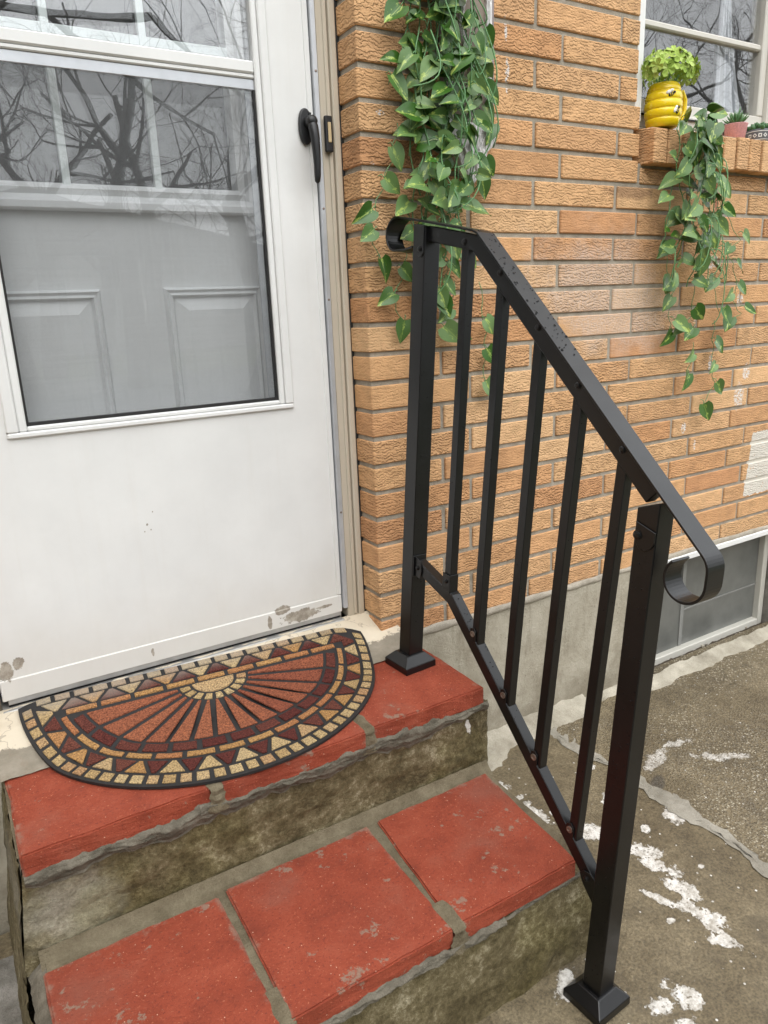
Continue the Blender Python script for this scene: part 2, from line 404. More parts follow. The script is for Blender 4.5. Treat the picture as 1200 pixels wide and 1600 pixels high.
def riser_mat():
    N = Nd('mossy_concrete', .62, .35); p = N.pos(); x, y, z = N.sep(p)
    a = N.noise(p, 9, 7, .68); b = N.noise(p, 70, 7, .78)
    f = N.math('ADD', N.math('MULTIPLY', a, .5), N.math('MULTIPLY', b, .5))
    c = N.ramp(f, [(.36, (.040, .030, .012)), (.46, (.105, .082, .038)), (.54, (.185, .150, .080)), (.64, (.42, .37, .25))])
    pale = N.smooth(N.blob(-.84, -.22, .10, .09, 0, a, 'xz', .7), 1.1, .4)
    c = N.mix(N.math('MULTIPLY', pale, .7), c, N.ramp(b, [(.3, (.22, .20, .15)), (.7, (.48, .45, .38))]))
    gr = N.smooth(N.noise(p, 5, 3), .48, .66, 0, .55)
    c = N.mix(gr, c, N.mix(1, c, (.86, .88, .60), 'MULTIPLY'))
    wh = N.smooth(N.blob(.035, -.165, .007, .022, .3, b, 'xz', .9), 1.0, .8)
    c = N.mix(wh, c, (.75, .73, .68))
    N.col(c); N.nrm(N.bump(N.math('ADD', b, N.noise(p, 150, 4, .7)), .9, .004))
    return N.m
M['riser'] = riser_mat()
def found_mat():
    N = Nd('foundation_concrete', .9, .25); p = N.pos(); x, y, z = N.sep(p)
    f = N.noise(p, 8, 7, .66)
    c = N.ramp(f, [(.28, (.30, .265, .20)), (.5, (.42, .38, .30)), (.72, (.53, .49, .40))])
    st = N.noise(N.comb(N.math('MULTIPLY', x, 22), y, N.math('MULTIPLY', z, 3.0)), 1, 5, .65)
    c = N.mix(N.smooth(st, .55, .75, 0, .5), c, (.19, .16, .11))
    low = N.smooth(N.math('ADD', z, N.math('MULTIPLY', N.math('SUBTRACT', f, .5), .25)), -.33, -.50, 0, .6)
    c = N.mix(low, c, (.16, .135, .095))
    sp = N.noise(p, 120, 4, .7); c = N.mix(N.smooth(sp, .62, .7, 0, .6), c, (.15, .13, .10))
    N.col(c); N.nrm(N.bump(N.math('ADD', N.noise(p, 60, 5, .7), sp), .6, .003))
    return N.m
M['found'] = found_mat()
PAINT = [(.395,-.545,.04,.028,-.9),(.385,-.60,.055,.022,-1.1),(.375,-.67,.06,.020,-1.15),(.35,-.735,.055,.022,-1.3),(.345,-.79,.05,.012,-1.4),(.31,-.66,.045,.010,-1.2),(.33,-.80,.03,.02,-.8),(.255,-.30,.030,.05,.2),(.33,-.43,.03,.04,0),(.47,-.37,.03,.018,.4),(.56,-.50,.03,.035,.3),(.46,-.50,.012,.012,0),(.47,-.65,.012,.008,0),(.15,-.80,.018,.014,0),(.10,-.83,.028,.013,-.4),(.165,-.85,.028,.026,.5),(.12,-.90,.035,.028,0),(-.02,-.70,.04,.018,.5),(.17,-.19,.10,.02,.1),(.25,-.24,.03,.01,0),(.30,-.33,.012,.01,0),(.21,-.40,.006,.006,0),(.16,-.42,.005,.006,0),(.70,-.33,.07,.02,.3),(.82,-.31,.05,.015,-.2),(.88,-.42,.08,.016,-.6),(.28,-.71,.012,.008,0),(.5,-.25,.03,.01,0)]
def pave_mat(name, pebble):
    N = Nd(name, .8, .35); p = N.pos(); x, y, z = N.sep(p)
    a = N.noise(p, 4.5, 6, .62); b = N.noise(p, 28, 6, .7); fine = N.noise(p, 170, 5, .75)
    f = N.math('ADD', N.math('MULTIPLY', a, .6), N.math('MULTIPLY', b, .4))
    c = N.ramp(f, [(.30, (.080, .061, .036)), (.48, (.148, .117, .070)), (.62, (.215, .174, .108)), (.78, (.30, .255, .172))])
    c = N.mix(1, c, N.ramp(fine, [(.34, .55), (.5, 1.0), (.66, 1.5)]), 'MULTIPLY')
    if pebble:
        d = N.voro(p, 150); cl = N.voro(p, 150, out='Color')
        r_, g_, b_ = N.sep(cl)
        pc = N.ramp(r_, [(0, (.09, .075, .05)), (.5, (.24, .20, .135)), (.8, (.36, .31, .22)), (1, (.58, .52, .40))])
        pm = N.math('MULTIPLY', N.smooth(d, .55, .35), N.smooth(N.noise(p, 3, 3), .40, .56))
        c = N.mix(N.math('MULTIPLY', pm, .8), c, pc)
    dk = N.smooth(N.noise(p, 6.5, 5, .6), .57, .72, 0, .55); c = N.mix(dk, c, (.085, .068, .045))
    pn = N.noise(p, 24, 8, .72); hole = N.smooth(N.noise(p, 120, 5, .75), .36, .44)
    acc = None
    for (cx, cy, rx, ry, an) in PAINT:
        if (cx > .60) != pebble and abs(cx-.6) > .12: continue
        q = N.blob(cx, cy, rx*1.25, ry*1.35, an)
        acc = q if acc is None else N.math('MINIMUM', acc, q)
    acc = N.math('ADD', acc, N.math('MULTIPLY', N.math('SUBTRACT', pn, .5), 3.4))
    acc = N.smooth(acc, .80, .62)
    fl = N.smooth(N.voro(p, 34), .10, .08)
    acc = N.math('MAXIMUM', N.math('MULTIPLY', acc, hole), fl)
    pw = N.noise(p, 45, 5, .7)
    c = N.mix(N.math('MULTIPLY', acc, N.smooth(pw, .25, .6, .25 if pebble else .55, .7 if pebble else 1.0)), c, N.ramp(pw, [(.3, (.46, .42, .36)), (.6, (.80, .77, .72))]))
    rb = N.smooth(N.blob(.62, -.40, .05, .022, .5, pn, 'xy', .4), 1.05, .6)
    c = N.mix(N.math('MULTIPLY', rb, .6), c, (.06, .055, .05))
    N.col(c)
    N.rough(N.ramp(N.noise(p, 5, 4), [(.35, .34), (.65, .75)]))
    h = N.math('ADD', N.math('ADD', fine, b), N.math('MULTIPLY', acc, .5))
    if pebble: h = N.math('ADD', h, N.math('MULTIPLY', N.smooth(d, .6, .2), 1.2))
    N.nrm(N.bump(h, .7, .003))
    return N.m
M['pave'] = pave_mat('smooth_concrete', False); M['pebble'] = pave_mat('pebbled_concrete', True)
def leaf_mat(name, base=(.045, .125, .016), pale=(.165, .275, .095), streak=(.48, .60, .14)):
    N = Nd(name, .36, .5); uv = N.n('ShaderNodeTexCoord').outputs['UV']; u, v, _ = N.sep(uv)
    rnd = N.n('ShaderNodeObjectInfo').outputs['Random']
    c = N.mix(N.smooth(rnd, .2, .95), base, pale)
    off = N.math('MULTIPLY', rnd, 50)
    nn = N.noise(N.comb(N.math('MULTIPLY', u, 3.2), N.math('ADD', N.math('MULTIPLY', v, 7.0), off), off), 1, 4, .65, .6)
    vd = N.math('ABSOLUTE', N.math('SUBTRACT', v, .5))
    near = N.smooth(vd, .30, 0.0)
    s = N.smooth(N.math('ADD', nn, N.math('MULTIPLY', near, .20)), .70, .78)
    s = N.math('MAXIMUM', N.math('MULTIPLY', s, .8), N.smooth(vd, .018, .006, 0, .5))
    c = N.mix(s, c, streak)
    N.col(c); N.b.inputs['Subsurface Weight'].default_value = 0
    N.rough(N.ramp(rnd, [(0, .28), (1, .45)]))
    N.nrm(N.bump(N.noise(N.comb(N.math('MULTIPLY', u, 8), N.math('MULTIPLY', v, 8), off), 1, 2), .15, .002))
    return N.m
M['leaf'] = leaf_mat('variegated_leaf')
M['stem'] = simple('vine_stem', (.16, .34, .14), .45, var=.25)
M['yellow'] = simple('yellow_glaze', (.92, .66, .010), .15, .6, var=.03)
M['honeyblack'] = simple('black_glaze', (.012, .01, .01), .2)
M['wing'] = simple('white_glaze', (.85, .84, .80), .25, var=.03)
def petal_mat():
    N = Nd('green_petal', .6, .3); rnd = N.n('ShaderNodeNewGeometry').outputs['Random Per Island']
    c = N.ramp(rnd, [(0, (.26, .40, .055)), (.5, (.38, .52, .10)), (1, (.52, .64, .20))])
    N.col(N.mix(1, c, N.ramp(N.noise(N.pos(), 120, 2), [(.3, .85), (.7, 1.1)]), 'MULTIPLY')); return N.m
M['petal'] = petal_mat()
M['pinkpot'] = simple('pink_ceramic', (.72, .36, .37), .6, var=.2, vs=250, bump=.8, bs=180)
M['succ'] = simple('succulent_green', (.10, .22, .075), .5, var=.3, vs=120)
M['succdark'] = simple('succulent_dark_green', (.06, .15, .05), .5, var=.3, vs=120)
M['greypot'] = simple('grey_ceramic', (.17, .18, .20), .5, var=.2, vs=200)
M['plaster'] = None
def plaster():
    N = Nd('white_plaster', .6, .4); p = N.pos()
    N.col(N.mix(1, (.80, .77, .76), N.ramp(N.noise(p, 40, 4), [(.3, .9), (.7, 1.05)]), 'MULTIPLY'))
    wv = N.n('ShaderNodeTexWave'); N.put(wv.inputs['Vector'], p); wv.inputs['Scale'].default_value = 38; wv.inputs['Distortion'].default_value = 7; wv.inputs['Detail'].default_value = 1.5; wv.inputs['Detail Scale'].default_value = 1.6
    N.nrm(N.bump(wv.outputs['Fac'], .7, .003)); return N.m
M['plaster'] = plaster()
M['taupe'] = simple('taupe_panel', (.36, .28, .23), .6)
M['taupetrim'] = simple('taupe_trim', (.30, .25, .25), .5)
# mat pieces
def flock(name, cols):
    N = Nd(name, .95, .15); p = N.pos(); rnd = N.n('ShaderNodeObjectInfo').outputs['Random']
    k = len(cols)-1
    c = N.ramp(rnd, [(i/k, q) for i, q in enumerate(cols)])
    sp = N.noise(p, 300, 2, .6)
    c = N.mix(1, c, N.ramp(sp, [(.3, (.45, .4, .35)), (.5, (1, 1, 1)), (.7, (1.7, 1.6, 1.35))]), 'MULTIPLY')
    dirt = N.smooth(N.math('ADD', N.sep(p)[1], N.math('MULTIPLY', N.noise(p, 12, 3), .04)), .03, .085, 0, .6)
    c = N.mix(dirt, c, (.30, .27, .23))
    N.col(c); N.nrm(N.bump(sp, .8, .002)); return N.m
M['fcream'] = flock('cream_flock', [(.31, .215, .105), (.36, .265, .14), (.39, .30, .17), (.32, .19, .10)])
M['forange'] = flock('orange_flock', [(.31, .175, .072), (.34, .20, .085), (.30, .125, .058)])
M['fmaroon'] = flock('maroon_flock', [(.080, .022, .019), (.095, .028, .023), (.115, .042, .031)])
M['frust'] = flock('rust_flock', [(.21, .072, .042), (.24, .088, .048), (.19, .060, .037)])
M['bark'] = simple('tree_bark', (.055, .045, .038), .9, var=.4, vs=8)
M['grass'] = simple('lawn', (.07, .085, .035), .9, var=.3, vs=4)
M['asphalt'] = simple('asphalt', (.06, .06, .06), .85, var=.15, vs=3)
M['siding'] = simple('house_siding', (.27, .27, .265), .8, var=.05)
M['roof'] = simple('shingle_roof', (.09, .085, .085), .9, var=.2)
M['debris'] = simple('bark_chip', (.06, .045, .03), .9, var=.4, vs=80)
M['rubble'] = mortar_mat('broken_concrete', (.14, .13, .11), (.33, .31, .28), 16, .9)

# ================================================================== SETTING
def gz(x, y): return -.49+.055*max(y, -2.5)
# far ground
g = MB().add([(-80, -90, -.70), (80, -90, -.70), (80, 40, -.70), (-80, 40, -.70)], [(0, 1, 2, 3)]).build('ground', M['grass'])
tag(g, 'winter lawn and ground around the house', kind='structure')
rd = MB().add([(-80, -19, -.690), (80, -19, -.690), (80, -11, -.690), (-80, -11, -.690)], [(0, 1, 2, 3)]).build('road', M['asphalt'])
tag(rd, 'asphalt street in front of the house', kind='structure')
# pavement by the steps: smooth slab, pebbled slab, mortar strip between them
pav = bpy.data.objects.new('pavement', None); COL.objects.link(pav); tag(pav, 'worn wet concrete paving beside the front steps', kind='structure')
def edge_x(y, k=0): return .555+.020*fbm(y*5+k*9, k*3.1)-.02*y+.02*math.sin(y*9+k)
def wav(x, y): return .0025*fbm(x*6, y*6)
def smoothslab(u, v):
    y = -2.6+2.62*v; x1 = edge_x(y); x = -3.0+(x1+3.0+.03)*(1-(1-u)**1.6)
    return (x, y, gz(x, y)+wav(x, y))
grid('smooth_slab', M['pave'], pav, smoothslab, 90, 90)
def pebslab(u, v):
    y = -2.6+2.62*v; x0 = edge_x(y)+.02; x = x0+(4.5-x0)*u**1.5
    return (x, y, gz(x, y)+wav(x, y)+.002)
grid('pebbled_slab', M['pebble'], pav, pebslab, 90, 90)
def mstrip(u, v):
    y = -2.5+2.44*v; wd = .025+.010*fbm(y*7, 3.3)+.010*math.exp(-((y+.42)/.15)**2)
    x = edge_x(y)+.02+(u-.5)*2*wd*(.75+.5*fbm(y*13, 8))+.013*fbm(y*30, u*3)+.006*fbm(y*90, u*4)
    return (x, y, gz(x, y)+.0018+.0022*math.sin(u*math.pi)+.0022*fbm(x*40, y*40))
grid('mortar_strip', M['strip'], pav, mstrip, 8, 160)
BX0_ = .94
def mwedge(u, v):
    x = .10+1.9*u; b = (.075+.06*math.exp(-((x-.25)/.14)**2)) if x < .72 else .045
    b *= 1+.35*fbm(x*6, 1.7)+.15*fbm(x*25, 4.1)
    yy = (.01 if x < BX0_ else -.028+.012*fbm(x*9, 6))-(b+.01)*v
    h = (.042 if x < .75 else .02)*(1-v)**1.3
    return (x, yy, gz(x, yy)+.0035+h*(1+.3*fbm(x*18, yy*18))-(.012 if v == 1 else 0))
grid('mortar_wedge', M['wedge'], pav, mwedge, 160, 7)
pav_side = grid('broken_slab', M['rubble'], pav, lambda u, v: (-3+2.052*u, -1.6+1.55*v, gz(0, -1.6+1.55*v)+.004+.012*fbm(u*14, v*14)), 50, 50)
for i in range(46):
    x = -.945-random.random()*.18; y = -1.25+random.random()*.9; s = random.uniform(.006, .018)
    b = MB(); n = 6; a0 = random.random()*6
    poly = [(s*random.uniform(.6, 1.1)*math.cos(a0+k*2*math.pi/n), s*.7*random.uniform(.6, 1.1)*math.sin(a0+k*2*math.pi/n)) for k in range(n)]
    zz = gz(x, y)+.014
    b.prism(poly, lambda a, c, d, x=x, y=y, zz=zz: (x+a, y+c, zz+d+a*.3), 0, s*.35)
    b.build('chip', random.choice([M['white'], M['strip'], M['debris'], M['rubble']]), pav)

# ------------------------------------------------------------------ brick wall
PIT = .0677; JT = .0115; LEN = .2985
wall = thing('brick_wall', 'tan and orange textured brick house wall beside the white door', 'wall')
WX0, WX1, WZ1 = -2.4, 2.9, 2.52
DX0, DX1, DZ1 = -.945, 0.0, 2.10       # door opening
OX0, OX1, OZ0, OZ1 = .873, 1.92, 1.235, 2.20   # window opening
b = MB(); e = .005
b.box(WX0, DX0-e, e, .24, -.068, WZ1); b.box(DX0-e, DX1+e, e, .24, DZ1+e, WZ1)
b.box(DX1+e, OX0-e, e, .24, -.0677, WZ1); b.box(OX0-e, OX1+e, e, .24, -.0677, OZ0-.1); b.box(OX0-e, OX1+e, e, .24, OZ1+e, WZ1); b.box(OX1+e, WX1, e, .24, -.0677, WZ1)
b.build('mortar_bed', M['wallmortar'], wall)
BM = {}
def brick_me(L, H, D=.098, mk=False):
    k = (round(L, 4), round(H, 4), mk)
    if k not in BM:
        b = MB().box(-L/2, L/2, 0, D, 0, H)
        me = bpy.data.meshes.new('brick'); me.from_pydata(b.v, [], b.f); me.update()
        bm = bmesh.new(); bm.from_mesh(me)
        bmesh.ops.bevel(bm, geom=[q for q in bm.edges if min(q.verts[0].co.y, q.verts[1].co.y) < .01], offset=.0022, segments=1, affect='EDGES')
        bmesh.ops.recalc_face_normals(bm, faces=bm.faces)
        bm.to_mesh(me); bm.free(); me.materials.append(M['brick_marked' if mk else 'brick']); BM[k] = me
    return BM[k]
far = MB(); nb = 0
def brick(x0, x1, z, H):
    global nb
    if x1-x0 < .012 or H < .012: return
    jx = random.uniform(-.0012, .0012); jy = random.uniform(-.0018, .0012); jz = random.uniform(-.0008, .0008)
    c = [px((x, 0, zz)) for x in (x0, x1) for zz in (z, z+H)]
    vis = max(q[0] for q in c) > -60 and min(q[0] for q in c) < 1260 and max(q[1] for q in c) > -60 and min(q[1] for q in c) < 1660
    if vis:
        mk = (x1 > .38 and x0 < 1.75 and z < 1.12 and z > .04) or (.3 < x1 and x0 < .45 and 1.2 < z < 1.5) or (x0 < .08 and 1.05 < z < 1.22)
        o = link('brick', brick_me(x1-x0, H, .098, mk), wall, ((x0+x1)/2+jx, jy, z+jz)); nb += 1
        o.rotation_euler = (0, random.uniform(-.003, .003), random.uniform(-.004, .004))
    else: far.box(x0, x1, jy, .098, z, z+H)
r = -1
while r*PIT < WZ1-.02:
    z = r*PIT; H = PIT-JT; ph = .2075 if r % 2 else .2975
    js = [0.0]; x = ph
    while x < WX1: js.append(x); x += LEN
    js.append(WX1+JT)
    for a, c in zip(js[:-1], js[1:]):
        x0 = a+(JT/2 if a > 0 else 0); x1 = c-JT/2
        if z+H > 1.13 and z < OZ1-.01:       # window opening cuts the course
            h2 = H
            if z < 1.13:                     # course below the sill
                if x0 < .895: brick(x0, min(x1, .89), z, H)
                if x1 > .895:
                    brick(max(x0, .90), min(x1, 1.95), z, 1.124-z)
                    if x1 > 1.965: brick(max(x0, 1.965), x1, z, H)
                continue
            lim0, lim1 = (.873, 1.92) if z > 1.235 else (.888, 1.95)
            if x0 < lim0: brick(x0, min(x1, lim0), z, H)
            if x1 > lim1: brick(max(x0, lim1), x1, z, H)
        else: brick(x0, x1, z, H)
    # left of the door and above it (outside the picture)
    xs = DX0
    x = DX0-(.2 if r % 2 else .29)
    far.box(x+JT, DX0, 0, .098, z, z+H)
    while x > WX0+.05: far.box(max(x-LEN+JT, WX0), x, 0, .098, z, z+H); x -= LEN
    if z > DZ1:
        x = DX0+JT
        while x < -.02: far.box(x, min(x+LEN-JT, -JT), 0, .098, z, z+H); x += LEN
    r += 1
fo = far.build('brick_courses', M['brick_far'], wall, fix=False); fo['kind'] = 'stuff'
# rowlock window sill: bricks on edge, projecting
sill = MB().box(.905, 1.945, -.026, .075, 1.137, 1.222).build('sill_mortar', M['mortar'], wall)
x = .902; i = 0
while x < 1.94:
    wd = .0535+random.uniform(-.002, .002)
    bb = MB().box(x, x+wd, -.040+random.uniform(-.003, .002), .078, 1.131+random.uniform(-.002, .002), 1.233+random.uniform(-.002, .002))
    bb.v = [(q[0], q[1], q[2]-(.014 if (q[1] < 0 and q[2] > 1.2) else 0)) for q in bb.v]
    o = bb.build('brick', M['brick_sill'] if 'brick_sill' in M else M['brick'], sill, .0025)
    x += wd+.0078; i += 1

# ------------------------------------------------------------------ foundation
fnd = thing('foundation_wall', 'pale stained concrete foundation under the bricks', 'foundation')
BX0, BX1, BZ0, BZ1 = .957, 1.79, -.508, -.092
def fface(x0, x1, z0, z1, nu, nv):
    grid('concrete_face', M['found'], fnd, lambda u, v: (x0+(x1-x0)*u, -.004+.003*fbm((x0+(x1-x0)*u)*7, (z0+(z1-z0)*v)*7), z0+(z1-z0)*v), nu, nv)
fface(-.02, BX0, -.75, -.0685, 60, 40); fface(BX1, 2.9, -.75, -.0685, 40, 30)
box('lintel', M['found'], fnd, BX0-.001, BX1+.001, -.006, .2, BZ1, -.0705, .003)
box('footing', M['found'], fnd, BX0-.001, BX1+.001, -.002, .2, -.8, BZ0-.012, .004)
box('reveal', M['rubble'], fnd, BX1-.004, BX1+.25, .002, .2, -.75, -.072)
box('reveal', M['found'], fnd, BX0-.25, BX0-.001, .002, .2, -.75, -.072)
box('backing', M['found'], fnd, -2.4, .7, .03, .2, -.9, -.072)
# slumped mortar lip where brick meets concrete
def lip(u, v):
    x = -.0+2.8*u; t = v*math.pi
    z = -.0690+.010*math.cos(t)*(1+.5*fbm(x*9, 2.2)); y = -.004-.007*math.sin(t)*(1+.7*fbm(x*14, 5))
    return (x, y, z)
grid('mortar_lip', M['mortar'], fnd, lip, 200, 6)
# ------------------------------------------------------------------ basement window
bw = thing('basement_window', 'low basement window with white frame and dusty glass at ground level', 'window', (1.37, .07, -.5))
wy = .062
def fr(name, x0, x1, z0, z1, y0=None, y1=None, mat='white_old', par=bw, bev=.003):
    return box(name, M[mat], par, x0, x1, wy-.02 if y0 is None else y0, wy+.03 if y1 is None else y1, z0, z1, bev)
fr('frame', BX0+.030, BX1-.034, BZ0+.002, BZ0+.034); fr('frame', BX0+.030, BX1-.034, BZ1-.03, BZ1-.002)
fr('frame', BX0+.002, BX0+.029, BZ0+.002, BZ1-.002, -.006, wy+.03); fr('frame', BX1-.033, BX1-.006, BZ0+.002, BZ1-.002)
fr('mullion', 1.30, 1.318, BZ0+.036, BZ1-.032, wy+.0005, wy+.0036, 'dustybar', bw, 0)
fr('crossbar', 1.319, BX1-.036, -.335, -.329, wy+.001, wy+.0036, 'dustybar', bw, 0)
box('glass', M['dustyglass'], bw, BX0+.028, BX1-.034, wy+.004, wy+.007, BZ0+.03, BZ1-.028)
box('flashing', M['white'], bw, BX0-.005, BX1+.3, -.016, -.0075, -.094, -.074, .002)
grid('sill', M['debris'], bw, lambda u, v: (BX0+.03+(BX1-BX0-.04)*u, -.05+.095*v, -.510+.012*v+.006*fbm(u*30, v*5)), 60, 8)
for i in range(26):
    x = BX0+.1+random.random()*.68; y = -.01+random.random()*.05; s = random.uniform(.004, .011)
    poly = [(s*random.uniform(.5, 1.1)*math.cos(k), s*.6*random.uniform(.5, 1.1)*math.sin(k)) for k in (0, 1.2, 2.4, 3.7, 5)]
    MB().prism(poly, lambda a, c, d, x=x, y=y: (x+a, y+c, -.508+d+.012*(y+.05)/.095), 0, .006).build('debris', random.choice([M['strip'], M['debris'], M['wedge']]), bw)

# ------------------------------------------------------------------ interior
room = MB().box(-2.2, 2.8, .26, 3.2, -.3, 2.5).build('interior_room', M['room']); tag(room, 'dim grey room behind the window and door', kind='structure')

# ------------------------------------------------------------------ door frame
dfm = thing('door_frame', 'weathered cream door frame against the brick return', 'door frame', (-.47, .09, -.01))
JY = .084
for s, name in ((1, 'jamb'), (-1, 'jamb')):
    def X(a): return a if s > 0 else -.945-a
    def bx(nm, a0, a1, y0, y1, z0, z1, mat='jamb', bev=.002):
        q0, q1 = sorted((X(a0), X(a1))); return box(nm, M[mat], dfm, q0, q1, y0, y1, z0, z1, bev)
    j = bx('jamb', -.0495, -.020, JY+.002, .24, -.012, 2.10)
    bx('casing', -.0195, -.003, JY-.006, .12, -.012, 2.10, bev=.003)
    bx('bead', -.033, -.024, JY-.003, JY+.0015, -.005, 2.08, bev=.0015)
    bx('gap_strip', -.0028, .004, JY-.003, .1, -.02, 2.10, 'dark', 0)  # dark strip standing in for the shaded gap between casing and brick
    bx('stop_strip', -.0635, -.0515, JY-.004, .125, .018, 2.06, 'alu', .0012)
    bx('jamb_back', -.066, -.050, .1255, .24, -.03, 2.06, 'jamb', 0)
    for z in (.28, .80, 1.0, 1.28, 1.62, 1.9):
        MB().lathe((X(-.057), JY-.004, z), [(.0028, 0), (.0024, .0012), (.0008, .0015)], 10, (0, -1, 0)).build('screw', M['steel'], dfm)
box('header', M['jamb'], dfm, -.905, -.04, JY+.002, .24, 2.045, 2.098, .002)
th = box('threshold', M['aluold'], dfm, -.880, -.0645, .076, .24, -.05, -.010, .002)
box('threshold_lip', M['aluold'], dfm, -.880, -.0645, .070, .0755, -.03, -.016, .001)
# ------------------------------------------------------------------ house door behind
hd = thing('house_door', 'white panelled inner door with divided window seen through the storm door', 'door', (-.5, .18, 0))
HY = .165
WLx0, WLx1, WLz0, WLz1 = -.77, -.226, 1.03, 1.60
b = MB(); b.box(-.93, WLx0, HY, HY+.04, -.02, 2.05); b.box(WLx1, -.068, HY, HY+.04, -.02, 2.05); b.box(WLx0, WLx1, HY, HY+.04, -.02, WLz0); b.box(WLx0, WLx1, HY, HY+.04, WLz1, 2.05)
b.build('slab', M['housedoor'], hd)
def moulding(par, x0, x1, z0, z1, wd, yb, h, mat, name='moulding'):
    """a picture-frame moulding around the rectangle, standing h proud of yb"""
    rings = []
    for (o, yy) in ((0, yb), (wd*.25, yb-h), (wd*.5, yb-h*.45), (wd*.75, yb-h*.9), (wd, yb+.001)):
        rings.append([(x0+o, yy, z0+o), (x1-o, yy, z0+o), (x1-o, yy, z1-o), (x0+o, yy, z1-o)])
    vs = [q for rr in rings for q in rr]; fs = []
    for i in range(len(rings)-1):
        for k in range(4):
            fs.append((i*4+k, i*4+(k+1) % 4, (i+1)*4+(k+1) % 4, (i+1)*4+k))
    return mesh(name, vs, fs, M[mat], par)
moulding(hd, WLx0-.045, WLx1+.045, WLz0-.032, WLz1+.035, .045, HY-.0002, .014, 'housedoor', 'window_frame')
box('sill', M['housedoor'], hd, WLx0-.05, WLx1+.05, HY-.022, HY-.0005, WLz0-.04, WLz0-.020, .004)
for x in (-.588, -.404): box('muntin', M['muntin'], hd, x-.0075, x+.0075, HY-.004, HY+.010, WLz0, WLz1, .001)
box('muntin', M['muntin'], hd, WLx0, WLx1, HY-.0025, HY+.008, 1.308, 1.326, .001)
box('pane', M['glass2'], hd, WLx0, WLx1, HY+.012, HY+.014, WLz0, WLz1)
for (x0, x1) in ((-.80, -.552), (-.420, -.192)):
    moulding(hd, x0, x1, .18, .838, .022, HY-.0002, .011, 'housedoor', 'panel_moulding')
    MB().prism([(x0+.05, .23), (x1-.05, .23), (x1-.05, .788), (x0+.05, .788)], lambda a, c, d: (a, d, c), HY-.009, HY+.001).build('raised_panel', M['housedoor'], hd)
    bev = [(x0+.024, HY-.0005, .204), (x1-.024, HY-.0005, .204), (x1-.024, HY-.0005, .814), (x0+.024, HY-.0005, .814), (x0+.05, HY-.009, .23), (x1-.05, HY-.009, .23), (x1-.05, HY-.009, .788), (x0+.05, HY-.009, .788)]
    mesh('panel_bevel', bev, [(0, 1, 5, 4), (1, 2, 6, 5), (2, 3, 7, 6), (3, 0, 4, 7)], M['housedoor'], hd)
MB().lathe((-.135, HY, .93), [(.03, 0), (.03, .006), (.012, .012), (.012, .03), (.026, .045), (.03, .058), (.022, .07), (.004, .074)], 20, (0, -1, 0)).build('knob', M['blackplastic'], hd, smooth=True)
# ------------------------------------------------------------------ storm door
sdr = thing('storm_door', 'white aluminium storm door with chipped paint, glass above a plain lower panel', 'door', (-.47, .09, 0))
Y0 = .090; DL, DR = -.876, -.0655; DB, DT = .008, 2.04
gx0, gx1, gz0, gz1 = -.742, -.197, .577, 1.93
ix0, ix1, iz0, iz1 = -.780, -.163, .556, 1.965
lf = MB(); kb = DB+.048
o4 = [(DL, kb), (DR, kb), (DR, DT), (DL, DT)]; i4 = [(ix0, iz0), (ix1, iz0), (ix1, iz1), (ix0, iz1)]
vv = [(x, Y0, z) for x, z in o4+i4]+[(x, Y0+.032, z) for x, z in o4+i4]; ff = []
for k in range(4):
    j = (k+1) % 4; ff += [(k, j, 4+j, 4+k), (8+k, 12+k, 12+j, 8+j), (k, 8+k, 8+j, j), (4+k, 4+j, 12+j, 12+k)]
lf.add(vv, ff).build('leaf_panel', M['door'], sdr)
box('bottom_rail', M['door'], sdr, DL, DR, Y0-.003, Y0+.03, DB, DB+.0475, .002)
box('edge_moulding', M['door'], sdr, DR-.013, DR-.0005, Y0-.0035, Y0+.001, DB+.05, DT-.005, .0012)
box('sweep', M['rubber'], sdr, DL+.01, DR-.004, Y0+.006, Y0+.022, -.0095, DB+.001)
box('sweep_channel', M['aluold'], sdr, DL+.01, DR-.004, Y0-.002, Y0+.005, -.002, DB+.006, .001)
# insert frame round the glass, stepped
def ins(x0, x1, z0, z1, y0, mat='white', nm='insert_frame', bev=.0025): box(nm, M[mat], sdr, x0, x1, y0, Y0+.02, z0, z1, bev)
ins(ix0, ix1, iz0, gz0-.010, Y0-.007); ins(ix0, ix0+.022, gz0-.0095, iz1, Y0-.007); ins(ix1-.020, ix1, gz0-.0095, iz1, Y0-.007); ins(ix0+.0225, ix1-.0205, gz1+.01, iz1, Y0-.007)
ins(ix0+.0225, gx0, gz0-.0095, gz1+.0095, Y0-.003, nm='inner_bead'); ins(gx1, ix1-.0205, gz0-.0095, gz1+.0095, Y0-.003, nm='inner_bead'); ins(gx0+.0003, gx1-.0003, gz0-.0095, gz0, Y0-.003, nm='inner_bead')
# meeting rail, upper glass, lower screen and glass
ins(gx0+.0003, gx1-.0003, 1.262, 1.286, Y0-.001, nm='meeting_rail', bev=.003); ins(gx0+.0003, gx1-.0003, 1.2525, 1.2615, Y0+.002, nm='meeting_rail')
box('screen_rail', M['alu'], sdr, gx0+.0003, gx1-.0003, Y0+.006, Y0+.016, 1.232, 1.252, .001)
for x0, x1, z0, z1 in ((gx0+.0003, gx0+.005, gz0, 1.2315), (gx1-.005, gx1-.0003, gz0, 1.2315), (gx0+.0055, gx1-.0055, gz0+.0002, gz0+.0065)):
    box('gasket', M['rubber'], sdr, x0, x1, Y0+.004, Y0+.016, z0, z1)
box('screen_bar', M['alu'], sdr, gx1-.0205, gx1-.0055, Y0+.012, Y0+.0165, gz0+.007, 1.2315, .001)
box('glass_pane', M['glass'], sdr, gx0-.005, gx1+.005, Y0+.0100, Y0+.0125, 1.284, gz1+.005)
